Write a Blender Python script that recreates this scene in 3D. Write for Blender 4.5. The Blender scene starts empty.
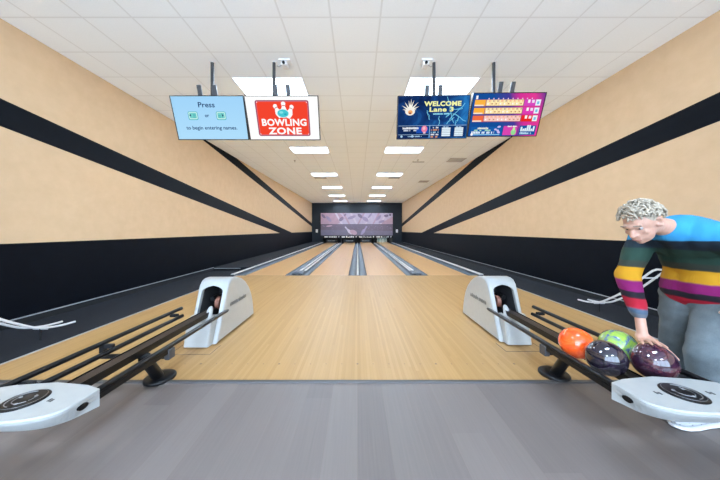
import bpy, bmesh, math, random
from mathutils import Vector, Matrix, Euler, noise
random.seed(7)
scene = bpy.context.scene
COL = scene.collection
PI = math.pi

# ------------------------------------------------------------------ materials
def lin(c):
    return c / 12.92 if c <= 0.04045 else ((c + 0.055) / 1.055) ** 2.4
def rgb(r, g, b):
    return (lin(r / 255), lin(g / 255), lin(b / 255), 1.0)

class NT:
    """small helper round a node tree"""
    def __init__(self, name):
        self.m = bpy.data.materials.new(name)
        self.m.use_nodes = True
        self.t = self.m.node_tree
        self.bs = self.t.nodes['Principled BSDF']
        self.out = self.t.nodes['Material Output']
    def n(self, kind, **kw):
        nd = self.t.nodes.new(kind)
        for k, v in kw.items():
            setattr(nd, k, v)
        return nd
    def l(self, a, b):
        self.t.links.new(a, b)
    def put(self, sock, v):
        if hasattr(v, 'is_output'):
            self.l(v, sock)
        else:
            sock.default_value = v
    def math(self, op, a, b=0.0, c=0.0):
        nd = self.n('ShaderNodeMath', operation=op)
        self.put(nd.inputs[0], a); self.put(nd.inputs[1], b); self.put(nd.inputs[2], c)
        return nd.outputs[0]
    def mix(self, f, a, b):
        nd = self.n('ShaderNodeMix', data_type='RGBA')
        self.put(nd.inputs[0], f); self.put(nd.inputs[6], a); self.put(nd.inputs[7], b)
        return nd.outputs[2]
    def coord(self):
        return self.n('ShaderNodeTexCoord').outputs['Object']
    def xyz(self, v=None):
        s = self.n('ShaderNodeSeparateXYZ')
        self.l(v if v is not None else self.coord(), s.inputs[0])
        return s.outputs[0], s.outputs[1], s.outputs[2]
    def comb(self, x, y, z):
        c = self.n('ShaderNodeCombineXYZ')
        self.put(c.inputs[0], x); self.put(c.inputs[1], y); self.put(c.inputs[2], z)
        return c.outputs[0]
    def noise(self, scale, vec=None, detail=3.0, rough=0.55, dist=0.0):
        nd = self.n('ShaderNodeTexNoise')
        nd.inputs['Scale'].default_value = scale
        nd.inputs['Detail'].default_value = detail
        nd.inputs['Roughness'].default_value = rough
        nd.inputs['Distortion'].default_value = dist
        self.l(vec if vec is not None else self.coord(), nd.inputs['Vector'])
        return nd.outputs['Fac']
    def ramp(self, fac, stops, interp='LINEAR'):
        nd = self.n('ShaderNodeValToRGB')
        nd.color_ramp.interpolation = interp
        e = nd.color_ramp.elements
        while len(e) < len(stops):
            e.new(0.5)
        for el, (p, c) in zip(e, stops):
            el.position = p; el.color = c
        self.l(fac, nd.inputs[0])
        return nd.outputs[0]
    def bump(self, h, strength=0.1, dist=0.01):
        nd = self.n('ShaderNodeBump')
        nd.inputs['Strength'].default_value = strength
        nd.inputs['Distance'].default_value = dist
        self.l(h, nd.inputs['Height'])
        self.l(nd.outputs[0], self.bs.inputs['Normal'])
    def set(self, col=None, rough=0.5, metal=0.0, spec=0.5, coat=0.0):
        if col is not None:
            self.put(self.bs.inputs['Base Color'], col)
        self.put(self.bs.inputs['Roughness'], rough)
        self.bs.inputs['Metallic'].default_value = metal
        self.put(self.bs.inputs['Specular IOR Level'], spec)
        self.bs.inputs['Coat Weight'].default_value = coat
        self.bs.inputs['Coat Roughness'].default_value = 0.04
        return self.m

def plain(name, c, rough=0.5, metal=0.0, spec=0.5, coat=0.0, var=0.06, scale=18.0, bump=0.0):
    """a procedural surface: base colour with a slight noise variation"""
    k = NT(name)
    f = k.noise(scale)
    lo = tuple(v * (1 - var) for v in c[:3]) + (1,)
    hi = tuple(min(1, v * (1 + var)) for v in c[:3]) + (1,)
    col = k.ramp(f, [(0.3, lo), (0.7, hi)])
    if bump:
        k.bump(k.noise(scale * 12), bump, 0.004)
    return k.set(col, rough, metal, spec, coat)

def glow(name, c, strength=1.0):
    k = NT(name)
    e = k.n('ShaderNodeEmission')
    e.inputs[0].default_value = c; e.inputs[1].default_value = strength
    k.l(e.outputs[0], k.out.inputs[0])
    return k.m
_glow = {}
def G(r, g, b, s=0.80):
    key = (r, g, b, s)
    if key not in _glow:
        _glow[key] = glow('screen_light_%d_%d_%d' % (r, g, b), rgb(r, g, b), s)
    return _glow[key]

M = {}
M['white_plastic'] = plain('white_plastic', (0.35, 0.365, 0.36, 1), 0.32, var=0.03)
M['black_paint'] = plain('black_paint', (0.004, 0.004, 0.0045, 1), 0.32, spec=0.2)
M['black_matte'] = plain('black_matte', (0.004, 0.004, 0.005, 1), 0.7, spec=0.3)
M['pit_black'] = plain('pit_black', (0.012, 0.012, 0.014, 1), 0.8)
M['track'] = plain('track_rubber', (0.018, 0.012, 0.010, 1), 0.42, spec=0.2)
M['steel'] = plain('brushed_steel', (0.62, 0.62, 0.62, 1), 0.25, metal=1.0)
M['grey_steel'] = plain('grey_steel', (0.30, 0.31, 0.32, 1), 0.35, metal=0.8)
M['pole'] = plain('grey_pole', (0.035, 0.035, 0.038, 1), 0.5)
M['gutter'] = plain('gutter_grey', (0.055, 0.064, 0.075, 1), 0.55, scale=3, spec=0.2)
M['cap'] = plain('pale_cap', (0.85, 0.87, 0.88, 1), 0.35, scale=3)
M['cap_mid'] = plain('mid_grey_cap', (0.035, 0.042, 0.052, 1), 0.5, scale=3, spec=0.3)
M['white_tube'] = plain('white_tube', (0.70, 0.71, 0.72, 1), 0.3)
M['ceiling_metal'] = plain('ceiling_white_metal', (0.80, 0.80, 0.79, 1), 0.5)
M['vent_grey'] = plain('vent_grey', (0.42, 0.42, 0.42, 1), 0.6)
M['brown'] = plain('brown_wheel', (0.13, 0.05, 0.032, 1), 0.45)
M['trim_grey'] = plain('trim_grey', (0.30, 0.31, 0.32, 1), 0.4)
M['strip'] = plain('dark_strip', (0.035, 0.033, 0.033, 1), 0.5)
M['pin'] = plain('pin_white', (0.80, 0.82, 0.82, 1), 0.3)
M['pin_red'] = plain('pin_red', (0.5, 0.03, 0.03, 1), 0.4)
M['teal_cloth'] = plain('pale_teal_curtain', (0.30, 0.46, 0.47, 1), 0.8)
M['letter'] = plain('dark_grey_letter', (0.028, 0.03, 0.032, 1), 0.5)
M['plate'] = plain('white_plate', (0.78, 0.78, 0.78, 1), 0.5)

def wall_material():
    k = NT('striped_wall_paint')
    x, y, z = k.xyz()
    v = k.math('ADD', z, k.math('MULTIPLY', y, 0.1287))
    def between(a, b):
        return k.math('MULTIPLY', k.math('GREATER_THAN', v, a), k.math('LESS_THAN', v, b))
    m = k.math('ADD', between(2.924, 3.268), between(4.734, 5.045))
    m = k.math('MAXIMUM', m, k.math('LESS_THAN', z, 1.068))
    f = k.noise(6.0, detail=6)
    beige = k.ramp(f, [(0.3, (0.555, 0.390, 0.235, 1)), (0.7, (0.600, 0.426, 0.260, 1))])
    black = k.ramp(f, [(0.3, (0.0012, 0.0018, 0.0034, 1)), (0.7, (0.0020, 0.0028, 0.0048, 1))])
    k.bump(k.noise(55.0, detail=4), 0.06, 0.004)
    return k.set(k.mix(m, beige, black), k.mix(m, (0.75,) * 3 + (1,), (0.55,) * 3 + (1,)), spec=k.math('SUBTRACT', 0.4, k.math('MULTIPLY', m, 0.34)))
M['wall'] = wall_material()
M['beige'] = plain('plain_beige_paint', (0.61, 0.475, 0.335, 1), 0.75)
M['slate'] = plain('slate_black_paint', (0.004, 0.008, 0.013, 1), 0.5, scale=2, spec=0.3)

def ceiling_material():
    k = NT('ceiling_tiles')
    x, y, z = k.xyz()
    T = 0.61
    def line(c, off):
        q = k.math('FRACT', k.math('DIVIDE', k.math('ADD', c, off), T))
        d = k.math('ABSOLUTE', k.math('SUBTRACT', q, 0.5))
        return k.math('GREATER_THAN', d, 0.5 - 0.011 / T)
    # grid lines at x = -0.33 + n T and y = 4.35 + n T
    m = k.math('MAXIMUM', line(x, 0.33 + 20 * T), line(y, -4.35 + 20 * T))
    f = k.noise(60.0, detail=5)
    tile = k.ramp(f, [(0.3, (0.84, 0.895, 0.945, 1)), (0.7, (0.875, 0.93, 0.98, 1))])
    return k.set(k.mix(m, tile, (0.735, 0.78, 0.82, 1)), 0.85)
M['ceiling'] = ceiling_material()

def wood_material(name, bw, lo, mid, hi, rough, seam=0.75, length=2.4, spec=0.5):
    k = NT(name)
    x, y, z = k.xyz()
    bi = k.math('FLOOR', k.math('DIVIDE', x, bw))
    wn = k.n('ShaderNodeTexWhiteNoise', noise_dimensions='1D')
    k.l(bi, wn.inputs['W'])
    yo = k.math('ADD', k.math('DIVIDE', y, length), k.math('MULTIPLY', wn.outputs[0], 7.31))
    seg = k.math('FLOOR', yo)
    w2 = k.n('ShaderNodeTexWhiteNoise', noise_dimensions='2D')
    k.l(k.comb(bi, seg, 0.0), w2.inputs['Vector'])
    grain = k.noise(1.0, k.comb(k.math('MULTIPLY', x, 90.0), k.math('MULTIPLY', y, 2.2), k.math('MULTIPLY', bi, 3.7)), detail=5)
    wide = k.noise(1.0, k.comb(k.math('MULTIPLY', x, 2.2), k.math('MULTIPLY', y, 0.25), 0.0), detail=2)
    f = k.math('ADD', k.math('MULTIPLY', w2.outputs[0], 0.34), k.math('ADD', k.math('MULTIPLY', grain, 0.36), k.math('MULTIPLY', wide, 0.30)))
    col = k.ramp(f, [(0.22, lo), (0.5, mid), (0.8, hi)])
    q = k.math('FRACT', k.math('DIVIDE', x, bw))
    d = k.math('ABSOLUTE', k.math('SUBTRACT', q, 0.5))
    edge = k.math('GREATER_THAN', d, 0.5 - 0.0007 / bw)
    sc = k.mix(k.math('MULTIPLY', edge, 1 - seam), col, (0.10, 0.06, 0.03, 1))
    k.bump(grain, 0.02, 0.002)
    return k.set(sc, rough, spec=spec)
M['wood'] = wood_material('maple_boards', 0.0272, (0.300, 0.168, 0.058, 1), (0.350, 0.205, 0.077, 1), (0.400, 0.243, 0.100, 1), 0.38, spec=0.3)
M['lane_wood'] = wood_material('lane_boards', 0.0272, (0.48, 0.270, 0.110, 1), (0.53, 0.310, 0.130, 1), (0.58, 0.350, 0.155, 1), 0.30, spec=0.3, seam=0.85)
M['vinyl'] = wood_material('grey_vinyl_planks', 0.19, (0.080, 0.066, 0.061, 1), (0.106, 0.089, 0.082, 1), (0.132, 0.112, 0.103, 1), 0.42, seam=0.72, length=1.3)
def carpet_material():
    k = NT('black_carpet')
    f = k.noise(160.0, detail=4)
    g = k.noise(1.6, detail=3)
    c = k.ramp(k.math('ADD', k.math('MULTIPLY', f, 0.6), k.math('MULTIPLY', g, 0.4)),
               [(0.3, (0.0045, 0.005, 0.007, 1)), (0.7, (0.009, 0.010, 0.0135, 1))])
    k.bump(f, 0.5, 0.006)
    return k.set(c, 0.9, spec=0.2)
M['carpet'] = carpet_material()

# ------------------------------------------------------------------ mesh builder
class MB:
    def __init__(self):
        self.v = []; self.f = []; self.mi = []; self.sm = []
    def add(self, vs, fs, mat=0, smooth=False):
        o = len(self.v)
        self.v += [Vector(p) for p in vs]
        for f in fs:
            self.f.append([o + i for i in f]); self.mi.append(mat); self.sm.append(smooth)
        return self
    def box(self, x0, x1, y0, y1, z0, z1, mat=0):
        vs = [(x0, y0, z0), (x1, y0, z0), (x1, y1, z0), (x0, y1, z0), (x0, y0, z1), (x1, y0, z1), (x1, y1, z1), (x0, y1, z1)]
        return self.add(vs, [(0, 3, 2, 1), (4, 5, 6, 7), (0, 1, 5, 4), (1, 2, 6, 5), (2, 3, 7, 6), (3, 0, 4, 7)], mat)
    def bbox(self, x0, x1, y0, y1, z0, z1, r=0.005, mat=0, seg=2):
        bm = bmesh.new()
        bmesh.ops.create_cube(bm, size=1.0)
        for v in bm.verts:
            v.co = Vector(((x0 + x1) / 2 + v.co.x * (x1 - x0), (y0 + y1) / 2 + v.co.y * (y1 - y0), (z0 + z1) / 2 + v.co.z * (z1 - z0)))
        bmesh.ops.bevel(bm, geom=bm.edges[:], offset=r, segments=seg, affect='EDGES', profile=0.5)
        return self.from_bm(bm, mat)
    def from_bm(self, bm, mat=0, smooth=False):
        bm.verts.index_update()
        self.add([v.co.copy() for v in bm.verts], [[v.index for v in f.verts] for f in bm.faces], mat, smooth)
        bm.free()
        return self
    def tube(self, pts, r, mat=0, seg=12, caps=True, closed=False):
        pts = [Vector(p) for p in pts]
        n = len(pts); rings = []
        rr = r if isinstance(r, (list, tuple)) else [r] * n
        prev = None
        for i, p in enumerate(pts):
            if closed:
                t = pts[(i + 1) % n] - pts[i - 1]
            else:
                t = (pts[min(i + 1, n - 1)] - pts[max(i - 1, 0)])
            t.normalize()
            if prev is None:
                a = Vector((0, 0, 1)) if abs(t.z) < 0.9 else Vector((1, 0, 0))
                u = t.cross(a).normalized()
            else:
                u = (prev - t * prev.dot(t)).normalized()
            prev = u
            w = t.cross(u)
            rings.append([p + (u * math.cos(2 * PI * k / seg) + w * math.sin(2 * PI * k / seg)) * rr[i] for k in range(seg)])
        vs = [q for ring in rings for q in ring]
        fs = []
        for i in range(n if closed else n - 1):
            a, b = i * seg, ((i + 1) % n) * seg
            for k in range(seg):
                k2 = (k + 1) % seg
                fs.append((a + k, a + k2, b + k2, b + k))
        self.add(vs, fs, mat, True)
        if caps and not closed:
            self.add(rings[0], [list(range(seg))[::-1]], mat)
            self.add(rings[-1], [list(range(seg))], mat)
        return self
    def lathe(self, prof, mat=0, seg=24, at=(0, 0, 0)):
        vs = []; fs = []
        at = Vector(at)
        for r, z in prof:
            for k in range(seg):
                a = 2 * PI * k / seg
                vs.append(at + Vector((r * math.cos(a), r * math.sin(a), z)))
        for i in range(len(prof) - 1):
            for k in range(seg):
                k2 = (k + 1) % seg
                fs.append((i * seg + k, i * seg + k2, (i + 1) * seg + k2, (i + 1) * seg + k))
        return self.add(vs, fs, mat, True)
    def prism(self, poly, a, b, axis='z', mat=0):
        """extrude a 2-D polygon along an axis; axis z: (x,y); axis x: (y,z); axis y: (x,z)"""
        def P(u, v, w):
            return {'z': (u, v, w), 'x': (w, u, v), 'y': (u, w, v)}[axis]
        n = len(poly)
        vs = [P(u, v, a) for u, v in poly] + [P(u, v, b) for u, v in poly]
        fs = [list(range(n))[::-1], list(range(n, 2 * n))] + [(i, (i + 1) % n, n + (i + 1) % n, n + i) for i in range(n)]
        return self.add(vs, fs, mat)
    def sphere(self, c, r, mat=0, seg=32, rings=20, rot=None):
        c = Vector(c)
        r = Vector(r) if isinstance(r, (tuple, list, Vector)) else Vector((r, r, r))
        bm = bmesh.new()
        bmesh.ops.create_uvsphere(bm, u_segments=seg, v_segments=rings, radius=1.0)
        for v in bm.verts:
            p = Vector((v.co.x * r.x, v.co.y * r.y, v.co.z * r.z))
            if rot is not None:
                p = rot @ p
            v.co = c + p
        return self.from_bm(bm, mat, True)
    def loft(self, rings, mat=0, smooth=True, cap0=True, cap1=True):
        n = len(rings[0])
        vs = [p for r in rings for p in r]
        fs = []
        for i in range(len(rings) - 1):
            for k in range(n):
                k2 = (k + 1) % n
                fs.append((i * n + k, i * n + k2, (i + 1) * n + k2, (i + 1) * n + k))
        self.add(vs, fs, mat, smooth)
        if cap0: self.add(rings[0], [list(range(n))[::-1]], mat)
        if cap1: self.add(rings[-1], [list(range(n))], mat)
        return self
    def build(self, name, mats, parent=None, fix=True, local=False):
        mats = mats if isinstance(mats, (list, tuple)) else [mats]
        me = bpy.data.meshes.new(name)
        vs = self.v
        if parent is not None and not local:
            inv = XF[parent.name].inverted()
            vs = [inv @ p for p in vs]
        me.from_pydata([tuple(p) for p in vs], [], self.f)
        for m in mats:
            me.materials.append(m)
        for p, i, s in zip(me.polygons, self.mi, self.sm):
            p.material_index = i; p.use_smooth = s
        if fix:
            bm = bmesh.new(); bm.from_mesh(me)
            bmesh.ops.recalc_face_normals(bm, faces=bm.faces[:])
            bm.to_mesh(me); bm.free()
        o = bpy.data.objects.new(name, me)
        COL.objects.link(o)
        if parent is not None:
            o.parent = parent
            XF[o.name] = XF[parent.name]
            if not local:
                XF[o.name] = XF[parent.name].copy()
        else:
            XF[o.name] = Matrix.Identity(4)
        return o
XF = {}

def tag(o, label=None, cat=None, group=None, kind=None):
    if label: o['label'] = label
    if cat: o['category'] = cat
    if group: o['group'] = group
    if kind: o['kind'] = kind
    return o
def thing(name, label, cat, loc=(0, 0, 0), rot=(0, 0, 0), group=None):
    o = bpy.data.objects.new(name, None)
    o.empty_display_size = 0.1
    COL.objects.link(o)
    o.location = loc; o.rotation_euler = rot
    XF[o.name] = Matrix.Translation(loc) @ Euler(rot).to_matrix().to_4x4()
    return tag(o, label, cat, group)
def copy_tree(o, parent=None):
    c = o.copy(); COL.objects.link(c)
    if parent is not None:
        c.parent = parent
    for ch in list(o.children):
        copy_tree(ch, c)
    return c
def struct(name, mb, mats):
    return tag(mb.build(name, mats), kind='structure')
def child(o, name, mb, mats, local=False, label=None):
    c = mb.build(name, mats, o, local=local)
    if label: c['label'] = label
    return c

# ------------------------------------------------------------------ the room
XL, XR, ZC = -4.40, 4.30, 3.85
YB, YR = 24.6, -3.6          # end wall, wall behind the camera
YA, YF = 2.09, 6.95          # start of the wooden approach, foul line
XWL, XWR = -3.28, 3.40       # edges of the wood
struct('floor', MB().box(XL, XR, YR, YA - 0.03, -0.1, 0.0), M['vinyl'])
# approach, with the little inlaid guide dots and the foul line
mb = MB()
mb.box(XWL, XWR, YA, YF - 0.012, -0.1, 0.0, 0)
mb.box(XWL, XWR, YF - 0.012, YF, -0.1, 0.0005, 1)
for row, yd in ((0, 2.36), (1, 3.1)):
    for i in range(-20, 21):
        if i % 5 == 0 and row == 1: pass
        x = 0.0 + i * 0.145
        big = (i % 5 == 0)
        r = 0.011 if big else 0.006
        c = [(x + r * math.cos(a * PI / 4), yd + r * math.sin(a * PI / 4), 0.0012) for a in range(8)]
        if row == 0 and abs(x) < 2.9:
            mb.add(c, [range(8)], 2)
mb_obj = struct('floor_approach', mb, [M['wood'], M['strip'], plain('dot_brown', (0.12, 0.07, 0.035, 1), 0.4)])
struct('trim_1', MB().prism([(YA - 0.03, 0), (YA + 0.012, 0), (YA + 0.006, 0.009), (YA - 0.022, 0.009)], XL, XR, 'x'), M['strip'])
struct('floor_carpet_left', MB().box(XL, XWL, YA, 7.8, -0.1, 0.0), M['carpet'])
struct('floor_carpet_right', MB().box(XWR, XR, YA, YB, -0.1, 0.0), M['carpet'])
# thin edge strip between wood and carpet
struct('trim_2', MB().box(XWL - 0.012, XWL + 0.006, YA + 0.015, YF, 0.0, 0.006), M['trim_grey'])
struct('trim_3', MB().box(XWR - 0.006, XWR + 0.012, YA + 0.015, YF, 0.0, 0.006), M['trim_grey'])
# raised black walkway along the lanes on the left
struct('floor_walkway_left', MB().box(XL, XWL - 0.09, 7.8, YB, -0.1, 0.10), M['carpet'])
struct('ceiling', MB().box(XL - 0.1, XR + 0.1, YR, 26.9, ZC, ZC + 0.1), M['ceiling'])
struct('wall_left', MB().box(XL - 0.12, XL, YR, YB + 0.1, -0.1, ZC), M['wall'])
struct('wall_right', MB().box(XR, XR + 0.12, YR, YB + 0.1, -0.1, ZC), M['wall'])
mb = MB()   # wall behind the camera: unseen wide opening above a sill, added for fill light
mb.box(XL - 0.12, XR + 0.12, YR - 0.12, YR, -0.1, 0.45); mb.box(XL - 0.12, XR + 0.12, YR - 0.12, YR, 3.70, ZC)
for i in range(5):
    xx = XL + (XR - XL) * i / 4
    mb.box(xx - 0.05, xx + 0.05, YR - 0.12, YR, 0.45, 3.70)
struct('wall_rear', mb, M['beige'])
pl = bpy.data.lights.new('fill_light_portal', 'AREA'); pl.shape = 'RECTANGLE'; pl.size = XR - XL; pl.size_y = 3.25  # guides the world's fill light through the added rear opening
pl.cycles.is_portal = True
po = bpy.data.objects.new('fill_light_portal', pl); COL.objects.link(po)
po.location = ((XL + XR) / 2, YR - 0.10, 2.075); po.rotation_euler = (PI / 2, 0, 0)
mb = MB()
mb.box(XL - 0.12, XR + 0.12, YB, YB + 0.1, 0.50, ZC)
mb.box(XL - 0.12, -3.38, YB, YB + 0.1, -0.1, 0.50)
mb.box(3.40, XR + 0.12, YB, YB + 0.1, -0.1, 0.50)
struct('wall_back', mb, M['slate'])
mb = MB()   # the dark machine pit behind the end wall
mb.box(-3.5, 3.5, 26.7, 26.8, -0.3, 0.95)
mb.box(-3.5, 3.5, YB + 0.1, 26.8, 0.95, 1.0)
mb.box(-3.5, -3.4, YB + 0.1, 26.8, -0.3, 1.0)
mb.box(3.42, 3.5, YB + 0.1, 26.8, -0.3, 1.0)
mb.box(-3.5, 3.5, YF, 26.8, -0.3, -0.22)
struct('wall_pit', mb, M['pit_black'])
def baseboard(name, x, y0, y1, s):
    mb = MB()
    mb.box(min(x, x + s * 0.012), max(x, x + s * 0.012), y0, y1, 0, 0.088, 0)
    mb.box(min(x, x + s * 0.018), max(x, x + s * 0.018), y0, y1, 0.088, 0.100, 1)
    return struct(name, mb, [M['black_matte'], M['trim_grey']])
baseboard('baseboard_left', XL, YR, 7.79, 1)
baseboard('baseboard_right', XR, YR, YB, -1)
mb = MB()
mb.box(XL + 0.02, XWL - 0.30, 7.785, 7.80, 0, 0.066, 0)
mb.box(XL + 0.02, XWL - 0.30, 7.780, 7.80, 0.066, 0.078, 1)
struct('baseboard_step', mb, [M['black_matte'], M['trim_grey']])

# ------------------------------------------------------------------ lanes
LW = 1.066
GW = 0.224
lanes = [  # x0 of the boards, outer sides of its two gutters
    (-3.056, 'leftmost bowling lane beside the black walkway along the left wall', 1),
    (-1.316, 'second bowling lane from the left, left of the middle gutters', 2),
    (0.262, 'third bowling lane from the left, right of the middle gutters', 3),
    (1.950, 'rightmost bowling lane, ending in pale lit pins', 4)]
def gutter_mb(x0, x1, ya=YF + 0.004, yb=24.5):
    mb = MB()
    n = 8
    def ring(y):
        top = [(x0 + (x1 - x0) * (0.5 - 0.5 * math.cos(PI * i / n)), y, -0.075 * math.sin(PI * i / n) - 0.001) for i in range(n + 1)]
        return top + [(x1, y, -0.10), (x0, y, -0.10)]
    return mb.loft([ring(ya), ring(yb)], smooth=False)
for x0, lab, k in lanes:
    t = thing('bowling_lane', lab, 'bowling lane', (x0 + LW / 2, YF, -0.1), group='four bowling lanes')
    mb = MB().box(x0, x0 + LW, YF, 26.1, -0.1, 0.0, 0)
    # aiming arrows let into the boards
    for i in range(7):
        ax = x0 + LW * (i + 1) / 8; ay = YF + 3.6 + (3 - abs(3 - i)) * 0.30
        mb.add([(ax - 0.016, ay, 0.0012), (ax + 0.016, ay, 0.0012), (ax, ay + 0.15, 0.0012)], [(0, 1, 2)], 1)
    child(t, 'lane_bed', mb, [M['lane_wood'], M['brown']])
    child(t, 'gutter', gutter_mb(x0 - GW, x0 - 0.004), M['gutter'])
    child(t, 'gutter', gutter_mb(x0 + LW + 0.004, x0 + LW + GW), M['gutter'])
# division caps between the gutters
def divider(name, label, x0, x1, strips, front=True):
    t = thing(name, label, 'gutter cap', ((x0 + x1) / 2, YF, -0.1), group='gutter dividers between the lanes')
    mb = MB().box(x0, x1, YF + 0.01, 24.4, -0.1, 0.004, 0)
    child(t, 'divider_core', mb, M['cap_mid'])
    for a, b in strips:
        child(t, 'pale_strip', MB().bbox(a, b, YF + (0.02 if x1 - x0 < 0.1 else 0.52), 24.4, 0.004, 0.022, 0.004), M['cap'])
    return t
divider('gutter_divider', 'grey gutter divider with two pale strips between the two left lanes', -1.988 + GW + 0.006, -1.316 - GW - 0.004, [(-1.752, -1.692), (-1.612, -1.552)])
divider('gutter_divider', 'narrow pale gutter divider down the middle of the lanes', -0.022, 0.034, [(-0.021, 0.033)])
divider('gutter_divider', 'grey gutter divider with two pale strips between the two right lanes', 1.332 + GW + 0.004, 1.95 - GW - 0.004, [(1.565, 1.625), (1.655, 1.712)])
def outer_cap(x0, x1, label):
    t = thing('outer_gutter_cap', label, 'gutter cap', ((x0 + x1) / 2, YF, -0.1))
    child(t, 'cap_body', MB().box(x0, x1, YF - 0.15, 24.4, -0.1, 0.05), M['gutter'])
    child(t, 'cap_top', MB().bbox(x0 - 0.006, x1 + 0.006, YF - 0.16, 24.4, 0.05, 0.066, 0.005), M['cap'])
outer_cap(-3.37, -3.29, 'long pale raised cap along the outer edge of the leftmost lane')
outer_cap(3.25, 3.35, 'long pale raised cap along the outer edge of the rightmost lane')
# foul units at the head of the two wide dividers
def foul_unit(x, label):
    t = thing('foul_detector', label, 'foul detector', (x, YF + 0.06, 0.0), group='foul detectors at the gutter heads')
    w = 0.15
    prof = [(-w, 0.0), (-w, 0.035), (-w * 0.86, 0.062), (-w * 0.5, 0.072), (w * 0.5, 0.072), (w * 0.86, 0.062), (w, 0.035), (w, 0.0)]
    ring0 = [(x + a, YF + 0.03, 0.005 + b * 0.7) for a, b in prof]
    ring1 = [(x + a, YF + 0.12, 0.005 + b) for a, b in prof]
    ring2 = [(x + a, YF + 0.50, 0.005 + b * 0.75) for a, b in prof]
    child(t, 'housing', MB().loft([ring0, ring1, ring2], smooth=False), M['gutter'])
    child(t, 'sensor_eye', MB().bbox(x - 0.10, x - 0.04, YF + 0.02, YF + 0.034, 0.012, 0.036, 0.004), M['black_paint'])
    child(t, 'sensor_eye', MB().bbox(x + 0.04, x + 0.10, YF + 0.02, YF + 0.034, 0.012, 0.036, 0.004), M['black_paint'])
foul_unit(-1.655, 'low grey foul detector at the head of the left gutter divider')
foul_unit(1.64, 'low grey foul detector at the head of the right gutter divider')

# ------------------------------------------------------------------ lane end: mask, pit, pins
t = thing('masking_unit', 'long pink and purple bowling mural panel above the lane ends', 'mural panel', (-0.07, 24.42, 0.46))
mb = MB().box(-3.55, 3.40, 24.40, 24.55, 0.46, 2.88)
r5 = random.Random(5)
for i in range(4):     # small white printed words along the bottom edge
    cx = -2.55 + i * 1.66
    mb.box(cx - 0.62, cx - 0.30, 24.385, 24.41, 0.52, 0.64, 1)
    for k in range(5):
        h = r5.uniform(0.06, 0.15)
        mb.box(cx - 0.2 + k * 0.16, cx - 0.09 + k * 0.16, 24.385, 24.41, 0.52, 0.52 + h, 1)
    mb.box(cx + 0.72, cx + 0.80, 24.385, 24.41, 0.53, 0.66, 1)
child(t, 'panel', mb, [M['black_paint'], M['plate']])
def mural():
    mb = MB(); Y = 24.395
    lay = [0]
    def quad(poly, mat):
        lay[0] += 1
        y = Y - 0.0006 * lay[0]
        poly = [(min(max(u, -3.52), 3.37), v) for u, v in poly]
        mb.add([(u, y, v) for u, v in poly], [range(len(poly))], mat)
    def ell(cx, cz, a, b, ang, mat, n=18):
        ca, sa = math.cos(ang), math.sin(ang)
        quad([(cx + a * math.cos(2 * PI * i / n) * ca - b * math.sin(2 * PI * i / n) * sa,
               cz + a * math.cos(2 * PI * i / n) * sa + b * math.sin(2 * PI * i / n) * ca) for i in range(n)], mat)
    def pin(cx, cz, h, ang, mat):
        prof = [(0.0, 0.07), (0.15, 0.12), (0.32, 0.155), (0.5, 0.12), (0.65, 0.06), (0.78, 0.055), (0.9, 0.08), (0.97, 0.06), (1.0, 0.0)]
        pts = [(r * h, z * h) for z, r in prof] + [(-r * h, z * h) for z, r in prof[::-1]]
        ca, sa = math.cos(ang), math.sin(ang)
        quad([(cx + a * ca - b * sa, cz + a * sa + b * ca) for a, b in pts], mat)
    x0, x1, zb, zm, zt = -3.52, 3.37, 0.72, 1.80, 2.86
    quad([(x0, zm), (x1, zm), (x1, zt), (x0, zt)], 0)
    quad([(x0, zm), (-1.9, zm), (-1.2, zt - 0.5), (-1.7, zt), (x0, zt)], 1)
    quad([(2.0, zm), (x1, zm), (x1, zm + 0.7)], 1)
    r = random.Random(3)
    for i in range(9):
        cx = -2.9 + i * 0.72
        a = 0.9 - 0.2 * r.random()
        quad([(cx, zm), (cx + 0.14, zm), (cx + 0.75, zt), (cx + 0.55, zt)] if i > 3 else [(cx + 0.6, zm), (cx + 0.76, zm), (cx + 0.2, zt), (cx, zt)], 2 if i % 2 else 1)
    for cx, cz, a, b, an, m_ in ((-3.25, 2.55, 0.26, 0.12, -0.8, 3), (-2.75, 2.30, 0.36, 0.15, -0.8, 4), (-1.55, 2.28, 0.26, 0.16, 0.8, 3), (-1.2, 2.68, 0.16, 0.09, 0.9, 3),
                                 (-0.55, 2.45, 0.42, 0.14, 0.35, 4), (0.25, 2.58, 0.28, 0.15, -0.7, 3), (0.75, 2.28, 0.34, 0.18, -0.6, 4), (1.2, 2.62, 0.3, 0.09, 0.9, 4),
                                 (2.0, 2.40, 0.34, 0.14, 0.8, 4), (2.75, 2.60, 0.22, 0.13, 0.1, 3), (3.12, 2.68, 0.1, 0.09, 0, 5), (2.3, 2.05, 0.3, 0.12, 0.3, 4)):
        ell(cx, cz, a, b, an, m_)
    quad([(x0, zb), (x1, zb), (x1, zm), (x0, zm)], 5)
    quad([(x0, zb), (x1, zb), (x1, zb + 0.42), (x0, zb + 0.55)], 6)
    quad([(x0, zm - 0.06), (x1, zm - 0.06), (x1, zm), (x0, zm)], 7)
    for i in range(46):
        ell(r.uniform(x0 + 0.1, x1 - 0.1), zm - 0.12 - abs(r.gauss(0, 0.33)), 0.035, 0.025, 0, 4, 8) if r.random() < 0.9 else None
    pin(-0.55, 0.86, 0.95, 0.75, 2); ell(-0.38, 1.02, 0.36, 0.22, -0.4, 1)
    pin(0.35, 0.8, 1.0, -0.6, 4); ell(-2.7, 1.62, 0.3, 0.07, 0.1, 1)
    return mb
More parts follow.
